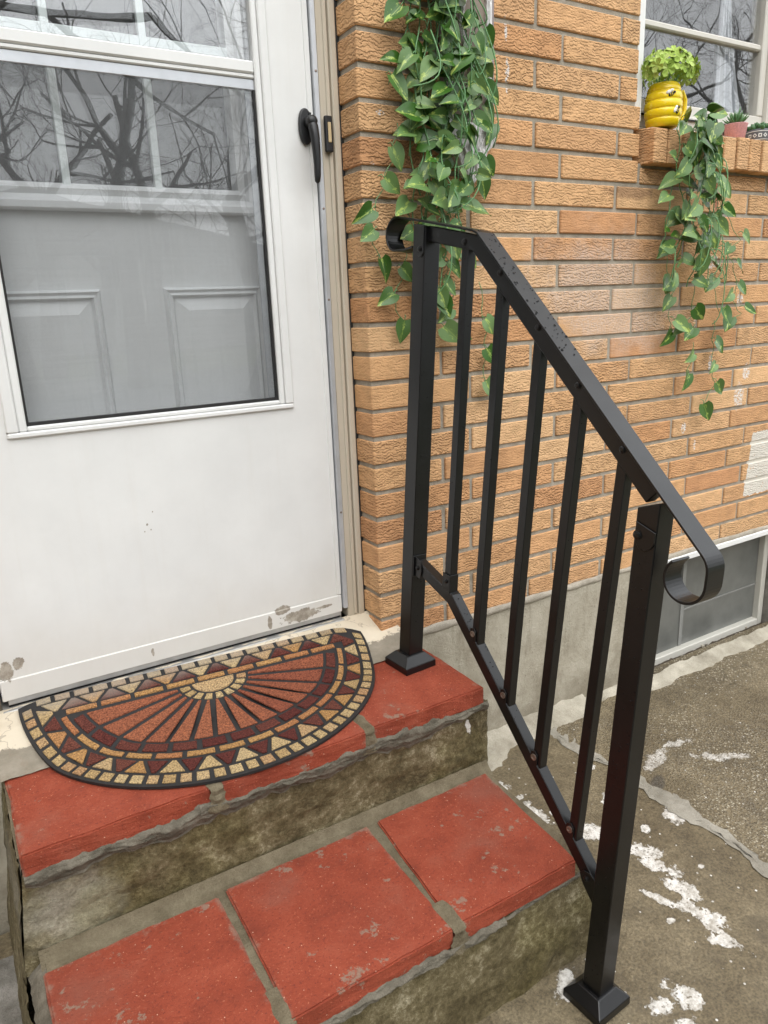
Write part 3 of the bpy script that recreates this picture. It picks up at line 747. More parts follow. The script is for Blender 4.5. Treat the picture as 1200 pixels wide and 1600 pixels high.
box('glass_pane', M['glassl'], sdr, gx0-.003, gx1+.003, Y0+.0065, Y0+.0080, gz0-.003, 1.24)
mesh('screen', [(gx0+.003, Y0+.0105, gz0+.003), (gx1-.003, Y0+.0105, gz0+.003), (gx1-.003, Y0+.0105, 1.24), (gx0+.003, Y0+.0105, 1.24)], [(0, 1, 2, 3)], M['screen'], sdr)
# handle: oval plate, boss and long curved lever
hz = 1.168; hx = -.088
pl = MB()
prof = [(.0165*math.copysign(abs(math.cos(t))**.9, math.cos(t)), .037*math.copysign(abs(math.sin(t))**.9, math.sin(t))) for t in [2*math.pi*k/28 for k in range(28)]]
pl.prism(prof, lambda a, c, d: (hx+a, Y0-.0005-d, hz+c), 0, .009)
hnd = pl.build('handle', M['blackplastic'], sdr, .003, 2)
MB().lathe((hx+.007, Y0-.009, hz+.008), [(.013, -.005), (.0135, .012), (.011, .022), (.006, .026)], 18, (0, -1, 0)).build('boss', M['blackplastic'], hnd, smooth=True)
path = [Vector((hx+.007, Y0-.020, hz+.012)), Vector((hx+.008, Y0-.027, hz-.004)), Vector((hx+.009, Y0-.031, hz-.025)), Vector((hx+.010, Y0-.032, hz-.05)), Vector((hx+.010, Y0-.033, hz-.080)), Vector((hx+.0095, Y0-.032, hz-.104)), Vector((hx+.009, Y0-.031, hz-.115)), Vector((hx+.009, Y0-.030, hz-.119))]
MB().tube(path, [.010, .0115, .0105, .0092, .008, .0072, .006, .002], 14).build('lever', M['blackplastic'], hnd, smooth=True)
MB().lathe((hx+.010, Y0-.0095, hz+.026), [(.0035, 0), (.003, .002), (.001, .0025)], 10, (0, -1, 0)).build('screw', M['blackplastic'], hnd)
# doorbell on the jamb
bell = thing('doorbell', 'small black doorbell with tan push button on the cream jamb', 'doorbell', (-.036, .08, 1.155))
box('case', M['blackplastic'], bell, -.0455, -.0275, JY-.014, JY-.0035, 1.118, 1.192, .0025, 2)
box('button', M['bellbtn'], bell, -.0405, -.0325, JY-.0165, JY-.0142, 1.137, 1.178, .001)

# ------------------------------------------------------------------ steps
steps = thing('front_steps', 'two concrete steps with red painted pavers and mossy risers', 'steps', (-.42, -.35, -.53))
ZL, ZT = -.068, -.285
YL, YT = -.334, -.666
SX0, SX1 = -.897, .072
def sface(name, fn, nu, nv, mat='riser'): return grid(name, M[mat], steps, fn, nu, nv)
rb = MB().box(-.898, .092, YL+.016, .06, -.75, ZL-.044)
rb.build('upper_block', M['riser'], steps, .006)
MB().box(-.898, .088, YT+.006, YL+.03, -.75, ZT-.044).build('lower_block', M['riser'], steps, .006)
# rough faces skimmed over the blocks
sface('upper_riser', lambda u, v: (-.901-.026*(1-v)+(.993+.026*(1-v))*u, YL+.014-.006*fbm(u*9, v*4)-.004*fbm(u*40, v*14), ZT-.03+(ZL-.045-ZT+.03)*v), 90, 22)
sface('lower_riser', lambda u, v: (-.926-.034*(1-v)+(1.016+.034*(1-v))*u, YT+.002-.012*(1-v)-.006*fbm(u*9, v*4+9)-.004*fbm(u*40, v*14), -.62+(ZT-.045+.62)*v), 90, 24)
def cheek_x(z): return -.900-.062*(ZL-z)/(ZL+.62)
def cheek(y0, y1, zt):
    sface('left_cheek', lambda u, v: (cheek_x(-.62+(zt+.62)*v)-.004*fbm((y0+(y1-y0)*u)*22, v*6, 3)-.003*fbm((y0+(y1-y0)*u)*70, v*20, 3), y0+(y1-y0)*u, -.62+(zt+.62)*v), 50, 30)
cheek(.05, YL+.012, ZL-.035); cheek(YL+.02, YT-.002, ZT-.030)
sface('tread_edge', lambda u, v: (-.893-(.029+.003*fbm(u*20, 4))*v, YL+.02+(YT-YL-.018)*u, ZT-.008-.024*v**1.5-.003*fbm(u*25, v*3)), 50, 6, 'smear')
sface('landing_edge', lambda u, v: (-.893-.009*v, .05+(YL-.046)*u, ZL-.008-.030*v**1.5-.002*fbm(u*25, v*3)), 50, 5, 'smear')
# mortar beds on top between and behind the pavers
sface('landing_bed', lambda u, v: (SX0-.006+.975*u, YL+.006+.35*v, ZL-.006+.001*fbm(u*40, v*15)), 60, 20, 'joint')
sface('tread_bed', lambda u, v: (SX0-.006+.965*u+.012*v, YT+.008+.355*v, ZT-.005+.0012*fbm(u*40, v*15)+(.010*max(0, (v-.86)/.14)**1.5)), 60, 24, 'joint')
# cement apron rising to the threshold
def apron_z(y):
    t = min(max((y+.105)/.19, 0), 1.15); return ZL+.0015+.056*(.7*t+.3*t*t*(3-2*t))
N, cc = white_paint('apron_paint', (.66, .58, .45), .6, .0); pN = N.noise(N.pos(), 18, 6, .7)
yy = N.sep(N.pos())[1]
grey = N.smooth(N.math('ADD', yy, N.math('MULTIPLY', N.math('SUBTRACT', pN, .5), .10)), -.022, -.030)
cc = N.mix(grey, cc, N.ramp(pN, [(.3, (.20, .175, .13)), (.7, (.34, .30, .24))]))
cr_ = N.smooth(N.math('ABSOLUTE', N.math('SUBTRACT', N.noise(N.pos(), 11, 4, .6), .5)), .012, .004, 0, .5)
cc = N.mix(cr_, cc, (.25, .2, .15)); N.col(cc); N.nrm(N.bump(N.noise(N.pos(), 50, 5, .7), .5, .004)); M['apron'] = N.m
sface('cement_apron', lambda u, v: (SX0-.01+.945*u+.022*(1-v)*u, -.095+.185*v, apron_z(-.095+.185*v)+.002*fbm(u*30, v*8)+(.012*max(0, u-.93)/.07*v)), 110, 30, 'apron')
# pavers
def paver(x0, x1, y0, y1, z1, th, seed, skew=0):
    n = 14; vs = []; fs = []
    me = bpy.data.meshes.new('paver'); bm = bmesh.new()
    bmesh.ops.create_cube(bm, size=1.0)
    bmesh.ops.bevel(bm, geom=list(bm.edges), offset=.012, segments=2, affect='EDGES')
    bmesh.ops.subdivide_edges(bm, edges=[q for q in bm.edges if q.calc_length() > .3], cuts=11, use_grid_fill=True)
    sx, sy = x1-x0, y1-y0
    for v in bm.verts:
        x, y, z = v.co
        # uniform rounding: compress so that the bevel is about 4 mm on every side
        def rm(c, s): 
            a = abs(c); k = .488
            return math.copysign((s/2-.0032)*a/k if a < k else s/2-.0032+(a-k)/.012*.0032, c)
        X, Y, Z = rm(x, sx), rm(y, sy), rm(z, th)
        wob = .0022*fbm(X*14+seed, Y*14, Z*14)+.0012*fbm(X*60+seed, Y*60, Z*60)
        edge = min(abs(abs(X)-sx/2), abs(abs(Y)-sy/2))
        X += wob*1.1*(abs(X) > sx/2-.012); Y += wob*1.2*(abs(Y) > sy/2-.012)
        Z += (.0006*fbm(X*20+seed, Y*20))+(-.0018*max(0, fbm(X*30+seed, Y*30+5)) if (Z > 0 and edge < .01) else 0)
        v.co = (X+skew*Y, Y, Z)
    bm.to_mesh(me); bm.free(); me.materials.append(M['red'])
    return link('paver', me, steps, ((x0+x1)/2, (y0+y1)/2, z1-th/2))
paver(SX0-.002, -.574, YL, YL+.302, ZL, .044, 1); paver(-.556, -.243, YL-.006, YL+.298, ZL+.0012, .044, 2); paver(-.225, SX1, YL, YL+.300, ZL, .044, 3)
paver(SX0-.003, -.592, YT, YT+.308, ZT, .042, 4); paver(-.577, -.263, YT-.003, YT+.316, ZT+.001, .042, 5, .02); paver(-.248, .050, YT, YT+.320, ZT, .042, 6, .09)
# slumped mortar under the paver fronts, and squeezed out of the joints
def smear(x0, x1, y, ztop, h, seed, bulge=.010):
    def f(u, v):
        x = x0+(x1-x0)*u
        hh = h*(1+.45*fbm(x*6+seed, 1)+.25*fbm(x*24+seed, 2)); t = v
        top = .010*fbm(x*10+seed, 4)+.006*fbm(x*40+seed, 6)
        z = ztop+top-(hh+top)*t
        yy = y-bulge*math.sin(min(1, t*1.15)*math.pi)*(1+.6*fbm(x*16+seed, t*4))-.003*fbm(x*50, t*14+seed)+.007*t
        return (x, yy, z)
    o = grid('mortar_smear', M['smear'], steps, f, int(220*(x1-x0))+12, 14); return o
smear(-.899, .082, YL+.002, ZL-.036, .040, 1.3, .009)
smear(-.60, -.14, YL-.001, ZL-.030, .034, 8.3, .010)
smear(-.899, -.45, YT+.001, ZT-.034, .030, 4.1, .008); smear(-.62, -.15, YT-.002, ZT-.032, .032, 6.6, .011); smear(-.20, .07, YT+.003, ZT-.038, .018, 2.9, .006)
for (xc, y, z, s) in ((-.565, YL-.002, ZL, 1.0), (-.234, YL-.001, ZL, 1.0), (-.585, YT-.001, ZT, 1.0), (-.255, YT-.002, ZT, 1.2)):
    def plug(u, v, xc=xc, y=y, z=z, s=s):
        wd = .0135*s*(1+.5*fbm(xc*9, v*5)+.9*max(0, v-.5)); x = xc+(u-.5)*2*wd
        if v < .35: yy = y+.26*(1-v/.35)*.25; zz = z-.0005+.0015*math.sin(u*3.14)
        else: yy = y-.0035-.004*math.sin(u*3.14)-.004*fbm(x*40, v*9); zz = z-.001-(v-.35)/.65*.052
        return (x, yy, zz)
    grid('joint_plug', M['joint'], steps, plug, 10, 18)
# cement fillet at the back of the tread
def fillet(u, v):
    x = -.9+.985*u; k = .020+.016*(fbm(x*7, 3)+.2)+.010*fbm(x*30, 2); t = v*math.pi/2
    return (x, YL+.012-max(k, .008)*1.7*(1-math.cos(t)) if False else YL+.010-max(k, .008)*1.15*v, ZT-.010+.026*(1-v)**1.6+.001*fbm(x*60, v*5))
grid('cement_fillet', M['joint'], steps, fillet, 160, 8)

# ------------------------------------------------------------------ doormat
mat_o = thing('doormat', 'half round black rubber doormat with raised mosaic sunburst pattern', 'doormat', (-.452, -.1, ZL))
MCX, MCY, MTH, MW, MD = -.452, .066, -.052, .404, .412
cm, sm = math.cos(MTH), math.sin(MTH)
def mz(y):
    t = min(max((y+.115)/.20, 0), 1.15); return ZL+.0025+.056*(.7*t+.3*t*t*(3-2*t))
def mpt(a, b2, d):
    k = max(0.0, (abs(a)-(MW-.075))/.075); b2 = b2-(.034 if a > 0 else .016)*k*k*max(0.0, 1+b2/.12); a = a*(1-.012*k)
    x = MCX+cm*a-sm*b2; y = MCY+sm*a+cm*b2
    return (x, y, mz(y)+d)
# base sheet: polar grid of half ellipse, rounded back corners
NR, NA = 22, 72
def matbase():
    vs = []; fs = []
    def prow(d):
        r0 = len(vs)
        for i in range(NR+1):
            for k in range(NA+1):
                t = math.pi*k/NA; rr = (i/NR)
                a = -MW*math.cos(t)*rr; bb = -MD*math.sin(t)*rr
                vs.append(mpt(a, bb, d))
        return r0
    t0 = prow(.0055); b0 = prow(0)
    st = NA+1
    for i in range(NR):
        for k in range(NA):
            fs.append((t0+i*st+k, t0+i*st+k+1, t0+(i+1)*st+k+1, t0+(i+1)*st+k))
    for k in range(NA): fs.append((t0+NR*st+k, t0+NR*st+k+1, b0+NR*st+k+1, b0+NR*st+k))
    for i in range(NR):
        fs.append((t0+i*st, t0+(i+1)*st, b0+(i+1)*st, b0+i*st)); fs.append((t0+i*st+NA, t0+(i+1)*st+NA, b0+(i+1)*st+NA, b0+i*st+NA))
    return mesh('base', vs, fs, M['rubber'], mat_o)
matbase()
def piece(poly, mat, name):
    c = Vector((sum(q[0] for q in poly)/len(poly), sum(q[1] for q in poly)/len(poly)))
    n = len(poly); lay = [(1.0, .005), (1.0, .0074), (.90, .0086)]; vs = []
    loc = Vector(mpt(c.x, c.y, .006))
    for s, d in lay:
        for q in poly:
            dd = Vector(q)-c; L = dd.length; k = max(0, L-(1-s)*.022)/L if L > 0 else 1
            vs.append(Vector(mpt(c.x+dd.x*k, c.y+dd.y*k, d))-loc)
    fs = [tuple(range(2*n, 3*n))]
    for j in range(2):
        for i in range(n): fs.append((j*n+i, j*n+(i+1) % n, (j+1)*n+(i+1) % n, (j+1)*n+i))
    me = bpy.data.meshes.new(name); me.from_pydata([tuple(v) for v in vs], [], fs); me.update()
    bm = bmesh.new(); bm.from_mesh(me); bmesh.ops.recalc_face_normals(bm, faces=bm.faces)
    bm.to_mesh(me); bm.free(); me.materials.append(M[mat])
    link(name, me, mat_o, loc)
def ell(inset, t, cy=0.0): return (-(MW-.76*inset)*math.cos(t), -(MD-inset)*math.sin(t))
def arc_len_ts(inset, t0, t1, n):
    K = 400; ts = [t0+(t1-t0)*k/K for k in range(K+1)]; acc = [0]
    for k in range(K):
        a, c = ell(inset, ts[k]), ell(inset, ts[k+1]); acc.append(acc[-1]+math.dist(a, c))
    out = []
    for j in range(n+1):
        L = acc[-1]*j/n; k = next((k for k in range(K+1) if acc[k] >= L-1e-9), K); out.append(ts[k])
    return out
def ringpiece(i0, i1, ta, tb, gap, mat, name, ns=3):
    ra = MW-.5*(i0+i1); da = gap/2/ra
    a, c = ta+da, tb-da
    poly = [ell(i0, a+(c-a)*k/ns) for k in range(ns+1)]+[ell(i1, c-(c-a)*k/ns) for k in range(ns+1)]
    piece(poly, mat, name)
# outer border blocks and back row
ts = arc_len_ts(.02, .045, math.pi-.045, 38)
for a, c in zip(ts[:-1], ts[1:]): ringpiece(.009, .034, a, c, .009, 'fcream', 'border_block', 2)
nbk = 19
for k in range(nbk):
    x0 = -.37+.74*k/nbk; x1 = -.37+.74*(k+1)/nbk
    piece([(x0+.0045, -.003), (x1-.0045, -.003), (x1-.0045, -.019), (x0+.0045, -.019)], 'fcream', 'border_block')
# triangles: arc
I0, I1 = .044, .083
ta = math.asin(.045/MD)
ts = arc_len_ts(.06, ta, math.pi-ta, 30)
for j in range(30):
    a, c = ts[j], ts[j+1]; mid = (a+c)/2; ex = (c-a)*.42
    if j % 2: poly = [ell(I0, mid-ex*.25), ell(I0, mid+ex*.25), ell(I1, c+ex*.30), ell(I1, a-ex*.30)]
    else: poly = [ell(I0, a-ex*.30), ell(I0, c+ex*.30), ell(I1, mid+ex*.25), ell(I1, mid-ex*.25)]
    piece(poly, ('fmaroon' if j % 2 else random.choice(['fcream', 'forange', 'fcream'])), 'triangle')
nt_ = 18
for k in range(nt_):
    x0 = -.35+.70*k/nt_; x1 = -.35+.70*(k+1)/nt_; mx_ = (x0+x1)/2; h_ = (x1-x0)*.66
    if k % 2: poly = [(mx_-h_, -.050), (mx_-.004, -.025), (mx_+.004, -.025), (mx_+h_, -.050)]
    else: poly = [(mx_-h_, -.025), (mx_+h_, -.025), (mx_+.004, -.050), (mx_-.004, -.050)]
    piece(poly, 'fmaroon' if k % 2 else random.choice(['forange', 'fcream']), 'triangle')
# thin bars: arch and back
BASE = -.098
tb = math.asin(.070/(MD-.10))
ts = arc_len_ts(.102, tb, math.pi-tb, 14)
for a, c in zip(ts[:-1], ts[1:]): ringpiece(.094, .109, a, c, .009, 'forange', 'bar', 4)
for k in range(9):
    x0 = -.315+.63*k/9; x1 = -.315+.63*(k+1)/9
    piece([(x0+.0045, -.056), (x1-.0045, -.056), (x1-.0045, -.067), (x0+.0045, -.067)], 'forange', 'bar')
# maroon blocks
tb = math.asin(.078/(MD-.13))
ts = arc_len_ts(.133, tb, math.pi-tb, 13)
for a, c in zip(ts[:-1], ts[1:]): ringpiece(.119, .146, a, c, .010, 'fmaroon', 'block', 3)
# fan of wedges from the half disc
FC = (0, -.073)
def fan(rx, ry, t): return (FC[0]-rx*math.cos(t), FC[1]-ry*math.sin(t))
NW = 14
for k in range(NW):
    t0 = math.pi*k/NW+.010; t1 = math.pi*(k+1)/NW-.010
    g0 = .0058
    def offp(rx, ry, t, side):
        q = fan(rx, ry, t); dx, dy = math.sin(t), -math.cos(t); return q
    inn = .082; ox, oy = MW-.160, MD-.158-.106
    d0 = g0/inn; d1 = g0/ox
    def far_pt(t):
        lo, hi = .05, .6; ux, uy = -math.cos(t), -math.sin(t)*.86
        for _ in range(30):
            md = (lo+hi)/2; qx, qy = FC[0]+ux*md, FC[1]+uy*md
            if (qx/(MW-.76*.155))**2+(qy/(MD-.155))**2 < 1: lo = md
            else: hi = md
        return (FC[0]+ux*lo, FC[1]+uy*lo)
    poly = [fan(inn, inn*.72, t0+d0)]+[far_pt(t0+d1*.6+(t1-t0-d1*1.2)*j/3) for j in range(4)]+[fan(inn, inn*.72, t1-d0)]
    poly = [(q[0], min(q[1], -.075)) for q in poly]
    piece(poly, 'frust', 'wedge')
for k in range(9):
    t0 = math.pi*k/9+.06; t1 = math.pi*(k+1)/9-.06
    poly = [fan(.055, .040, t0), fan(.076, .055, t0), fan(.076, .055, (t0+t1)/2), fan(.076, .055, t1), fan(.055, .040, t1)]
    piece([(q[0], min(q[1], -.074)) for q in poly], 'fcream', 'small_block')
piece([fan(.048, .034, math.pi*k/10) for k in range(11)], 'fcream', 'half_disc')

# ------------------------------------------------------------------ handrail
rail = thing('handrail', 'black metal stair handrail with curled ends and five balusters, wet with rain', 'handrail', (0, -.143, ZL))
O1 = Vector((-.005, -.143, -.068))
UP = Vector((.06511, -.01916, .99769)).normalized()
EH = Vector((.040, -.612, 0)); EH = (EH-UP*EH.dot(UP)).normalized()
NN = EH.cross(UP)
if NN.x > 0: NN = -NN
def RL(h, ww, n=0): return O1+EH*h+UP*ww+NN*n
def rprism(poly, n0, n1, name, bev=.0015, par=rail, seg=1, mat='rail', smooth=False):
    return MB().prism(poly, lambda a, c, d: RL(a, c, d), n0, n1).build(name, M[mat], par, bev, seg, smooth)
def strip_poly(path, t0, t1):
    """offset a polyline to both sides by t0 and t1 (left positive)"""
    L, Rr = [], []
    n = len(path)
    for i, q in enumerate(path):
        q = Vector(q); a = Vector(path[max(i-1, 0)]); c = Vector(path[min(i+1, n-1)])
        d0 = (q-a).normalized() if i > 0 else (c-q).normalized(); d1 = (c-q).normalized() if i < n-1 else d0
        n0 = Vector((-d0.y, d0.x)); n1 = Vector((-d1.y, d1.x)); mm = (n0+n1).normalized(); k = 1/max(.4, mm.dot(n0))
        L.append(tuple(q+mm*t1*k)); Rr.append(tuple(q+mm*t0*k))
    return L, Rr
def sweep(path, t0, t1, n0, n1, name, bev=.001, par=rail):
    L, Rr = strip_poly(path, t0, t1); b = MB(); n = len(path)
    for q in range(n):
        for (pp, d) in ((L[q], n0), (L[q], n1), (Rr[q], n1), (Rr[q], n0)): b.v.append(tuple(RL(pp[0], pp[1], d)))
    for q in range(n-1):
        for k in range(4): b.f.append((q*4+k, q*4+(k+1) % 4, (q+1)*4+(k+1) % 4, (q+1)*4+k))
    b.f.append((3, 2, 1, 0)); e = (n-1)*4; b.f.append((e, e+1, e+2, e+3))
    return b.build(name, M['rail'], par, bev)
PS = .0205
# posts
def post(h0, w0, w1, cut, wz):
    o = MB().prism([(h0-PS, w0), (h0+PS, w0), (h0+PS, w1+cut*PS), (h0-PS, w1-cut*PS)], lambda a, c, d: RL(a, c, d), -PS, PS).build('post', M['rail'], rail, .0018, 2)
    c = RL(h0, w0); ex = Vector((EH.x, EH.y, 0)).normalized(); ey = Vector((-ex.y, ex.x, 0)); ez = Vector((0, 0, 1))
    c = Vector((c.x, c.y, wz))
    b = MB(); s0 = .0445; vs = []
    for (s, z) in ((s0, 0), (s0, .017), (s0-.0035, .0205), (PS+.005, .036), (PS+.0012, .0365)):
        for a, q in ((-1, -1), (1, -1), (1, 1), (-1, 1)): vs.append(c+ex*a*s+ey*q*s+ez*z)
    fs = [(3, 2, 1, 0)]+[(i*4+k, i*4+(k+1) % 4, (i+1)*4+(k+1) % 4, (i+1)*4+k) for i in range(4) for k in range(4)]+[(16, 17, 18, 19)]
    b.add(vs, fs).build('base_cover', M['rail'], o, .0012)
    return o
def bolt(h, ww, n, r=.0055, par=rail, mat='rail', name='bolt'):
    c = RL(h, ww, n)
    return MB().lathe(c, [(r*1.25, 0), (r*1.25, .0012), (r, .0016), (r*.95, .003), (r*.6, .0042), (r*.1, .0045)], 14, NN).build(name, M[mat], par, smooth=False)
def sz(h): return 1.018-.19*h if h < .178 else .984-(h-.178)*1.0
p1 = post(0, 0.0, 1.010, -.19, -.068+.0005)
p2c = RL(.624, -.449)
p2 = post(.624, -.449, .541, .36, gz(p2c.x, p2c.y)+.002)
# flat top strip with curled ends
def arc(c, r, a0, a1, n): return [(c[0]+r*math.cos(a0+(a1-a0)*k/n), c[1]+r*math.sin(a0+(a1-a0)*k/n)) for k in range(n+1)]
upr = [(-.022, .968), (-.05, .9635)]+arc((-.084, .998), .0345, R(-78), R(-281), 18)+[(0, 1.0185)]
mid = [(.168, .9865), (.182, .981)]
dirn = Vector((.76, -.65)).normalized(); a0 = math.atan2(.76, .65)
lowr = arc((.702, .4596), .035, R(47.8), 0, 6)+arc((.702, .438), .035, 0, -R(228), 24)
path = upr+mid+lowr
sweep(path, -.0022, .0022, -.0225, .0225, 'top_strip', .0006)
# channel below the strip
chan = [(.0215, sz(.02)-.018), (.166, .9685), (.606, .5365)]
chp = [(.0215, 1.0105), (.176, .981), (.634, .566)]
L, Rr = strip_poly(chp, -.033, -.0028)
rprism([*L, *reversed(Rr)], -.0125, .0125, 'top_channel', .0015)
# bracket tabs and bolts where the strip meets the posts
tab = [(-.004, 1.012), (-.004, .955), (.001, .948), (.009, .945), (.016, .948), (.0195, .955), (.0195, 1.008)]
rprism(tab, PS+.0002, PS+.0032, 'bracket', .0006, p1); bolt(.008, .962, PS+.0032, .0055, p1)
tab2 = [(.624-.018, .512), (.624-.016, .478), (.624-.008, .468), (.624+.004, .466), (.624+.014, .472), (.624+.0195, .482), (.624+.0195, .500)]
rprism(tab2, PS+.0002, PS+.0032, 'bracket', .0006, p2); bolt(.612, .490, PS+.0032, .0065, p2)
# bottom rail
bp = [(.0215, .266), (.148, .222), (.6035, -.212)]
sweep(bp, -.0135, .0135, -.0125, .0125, 'bottom_rail', .0015)
rprism([(.0215, .286), (.0215, .240), (.044, .238), (.048, .256), (.044, .281)], .0128, .016, 'bracket', .0006); bolt(.034, .262, .016, .0045)
rprism([(.0207, .288), (.0238, .288), (.0238, .238), (.0207, .238)], -.016, .0205, 'bracket', .0004)
rprism([(.6033, -.238), (.572, -.205), (.566, -.190), (.575, -.180), (.590, -.178), (.6033, -.186)], .0128, .0158, 'bracket', .0006); bolt(.583, -.193, .0158, .005)
# balusters
BT = [(.137, .960), (.243, .900), (.350, .803), (.453, .709), (.558, .614)]
BB = [(.134, .238), (.234, .150), (.336, .052), (.432, -.040), (.536, -.140)]
for i, ((ht, wt), (hb, wb)) in enumerate(zip(BT, BB)):
    s = .0102
    o = MB().prism([(hb-s, wb+.006), (hb+s, wb-.006), (ht+s, wt-.006), (ht-s, wt+.006)], lambda a, c, d: RL(a, c, d), -s, s).build('baluster', M['rail'], rail, .0012)
    # foot bracket: small U tab hugging the baluster, with its rivet
    if i == 0:
        rprism([(hb-.013, wb+.004), (hb+.013, wb-.004), (hb+.013, wb+.036), (hb-.013, wb+.040)], s+.0003, s+.003, 'bracket', .0005, o); rprism([(hb+s+.0003, wb-.004), (hb+s+.003, wb-.004), (hb+s+.003, wb+.038), (hb+s+.0003, wb+.038)], -s, s+.003, 'bracket', .0004, o)
        bolt(hb, wb+.022, s+.003, .004, o)
    else:
        rprism([(hb-.016, wb+.012), (hb-.004, wb+.000), (hb+.004, wb+.004), (hb+.004, wb+.026), (hb-.004, wb+.034), (hb-.014, wb+.030)], s+.0003, s+.0026, 'bracket', .0005, o)
        MB().lathe(RL(hb-.005, wb+.020, s+.0026), [(.0068, 0), (.0068, .002), (.0042, .0022), (.0040, .0006), (.0002, .0005)], 14, NN).build('rivet', M['steel'], o)
    bolt(ht, wt+.008 if i == 0 else wt+.006, .0125, .0055, o)
# rain drops: low dark domes on the upward and camera-side faces
dr = MB()
def drop(c, n, r):
    n = Vector(n).normalized(); a = n.orthogonal().normalized(); bb = n.cross(a); base = len(dr.v); K = 7
    for (s, z) in ((1, 0), (.75, .45), (.3, .62)):
        for k in range(K):
            t = 2*math.pi*k/K; dr.v.append(tuple(Vector(c)+(a*math.cos(t)+bb*math.sin(t))*r*s+n*(r*z*.8)))
    for j in range(2):
        for k in range(K): dr.f.append((base+j*K+k, base+j*K+(k+1) % K, base+(j+1)*K+(k+1) % K, base+(j+1)*K+k))
    dr.f.append(tuple(base+2*K+k for k in range(K)))
rng = random.Random(3)
for i in range(70):
    h = .17+.26*rng.random()**1.6; ww = .981-(h-.182)*.905
    if h < .18: ww = .984
    nrm_ = (EH*.671+UP*.741)
    drop(RL(h, ww, rng.uniform(-.02, .02))+nrm_*.0019*1.0, nrm_, rng.choice([.0010, .0014, .0018, .0026]))
for i in range(90):
    hh = rng.uniform(-.40, .50); drop(RL(.624+rng.uniform(-PS, PS)*.9, hh, PS), NN, rng.choice([.0006, .0009, .0013]))
for i in range(60):
    hh = rng.uniform(.1, .95); drop(RL(PS, hh, rng.uniform(-PS, PS)*.9), EH, rng.choice([.0006, .0009, .0012]))
for i in range(5):
    for j in range(34):
        t = rng.random(); h = BB[i][0]+(BT[i][0]-BB[i][0])*t; ww = BB[i][1]+(BT[i][1]-BB[i][1])*t
        if rng.random() < .5: drop(RL(h+rng.uniform(-.009, .009), ww, .0102), NN, rng.choice([.0005, .0008, .0011]))
        else: drop(RL(h+.0102, ww, rng.uniform(-.009, .009)), EH, rng.choice([.0005, .0008, .0011]))
for i in range(50):
    t = rng.random(); h = .15+.45*t; ww = .222-.434*t
    nr = (EH*.69+UP*.72).normalized(); drop(RL(h, ww, rng.uniform(-.011, .011))+nr*.0135, nr, rng.choice([.0007, .001, .0013]))
do = dr.build('rain_drops', M['drop'], rail, smooth=True); do['kind'] = 'stuff'

# ------------------------------------------------------------------ upper window
win = thing('house_window', 'weathered white house window above the brick sill with reflections', 'window', (1.4, .08, 1.235))
WY = .078
def wf(nm, x0, x1, z0, z1, y0, y1, mat='jamb2', bev=.003): return box(nm, M[mat], win, x0, x1, y0, y1, z0, z1, bev)
M['jamb2'] = white_paint('old_window_paint', (.66, .63, .57), .5, .25, (.40, .36, .29))[0].m
wf('casing', OX0+.002, OX0+.030, 1.24, OZ1, .010, .12, 'white'); wf('casing', 1.86, OX1-.002, 1.24, OZ1, .02, .12)
wf('frame', .903, 1.560, 1.240, 1.285, WY-.025, WY+.05); wf('sill_board', .903, 1.86, 1.225, 1.2395, .045, .12)
wf('frame', .903, .945, 1.285, OZ1, WY-.008, WY+.05); wf('mullion', 1.535, 1.60, 1.240, OZ1, WY-.030, WY+.06, bev=.006); wf('frame', 1.601, 1.859, 1.240, 1.29, WY-.025, WY+.05); wf('head', .903, 1.859, OZ1-.05, OZ1-.001, WY-.02, WY+.05)
wf('sash_rail', .946, 1.534, 1.2855, 1.318, WY-.012, WY+.03); wf('sash_stile', 1.507, 1.5345, 1.3185, OZ1-.051, WY-.012, WY+.03); wf('sash_stile', .9455, .958, 1.3185, OZ1-.051, WY-.012, WY+.03)
wf('muntin', .9585, 1.5065, 1.503, 1.521, WY-.006, WY+.018, bev=.004); wf('muntin', .9585, 1.5065, 1.80, 1.818, WY-.006, WY+.018, bev=.004)
wf('track', .946, 1.534, 1.272, 1.276, WY-.032, WY-.0255, 'dark', 0)
wf('glass', .957, 1.508, 1.317, OZ1-.05, WY+.006, WY+.009, 'glass3', 0); wf('glass', 1.60, 1.86, 1.29, OZ1-.05, WY+.006, WY+.009, 'glass3', 0)
cur = MB(); K = 26
cvs = []; cfs = []
for j in range(15):
    v = j/14; z = 1.30+.9*v
    xl = 1.34+.02*v; xr = 1.475-.28*max(0, v-.02)**.8*1.0
    xr = max(xr, xl+.02)
    for i in range(K+1):
        u = i/K; x = xl+(xr-xl)*u
        cvs.append((x, .104+.010*math.sin(u*19+v*2)+.006*math.sin(u*41), z))
for j in range(14):
    for i in range(K): cfs.append((j*(K+1)+i, j*(K+1)+i+1, (j+1)*(K+1)+i+1, (j+1)*(K+1)+i))
o = mesh('curtain', cvs, cfs, M['curtain'], None, True); tag(o, 'pale tied back curtain behind the house window glass', 'curtain')

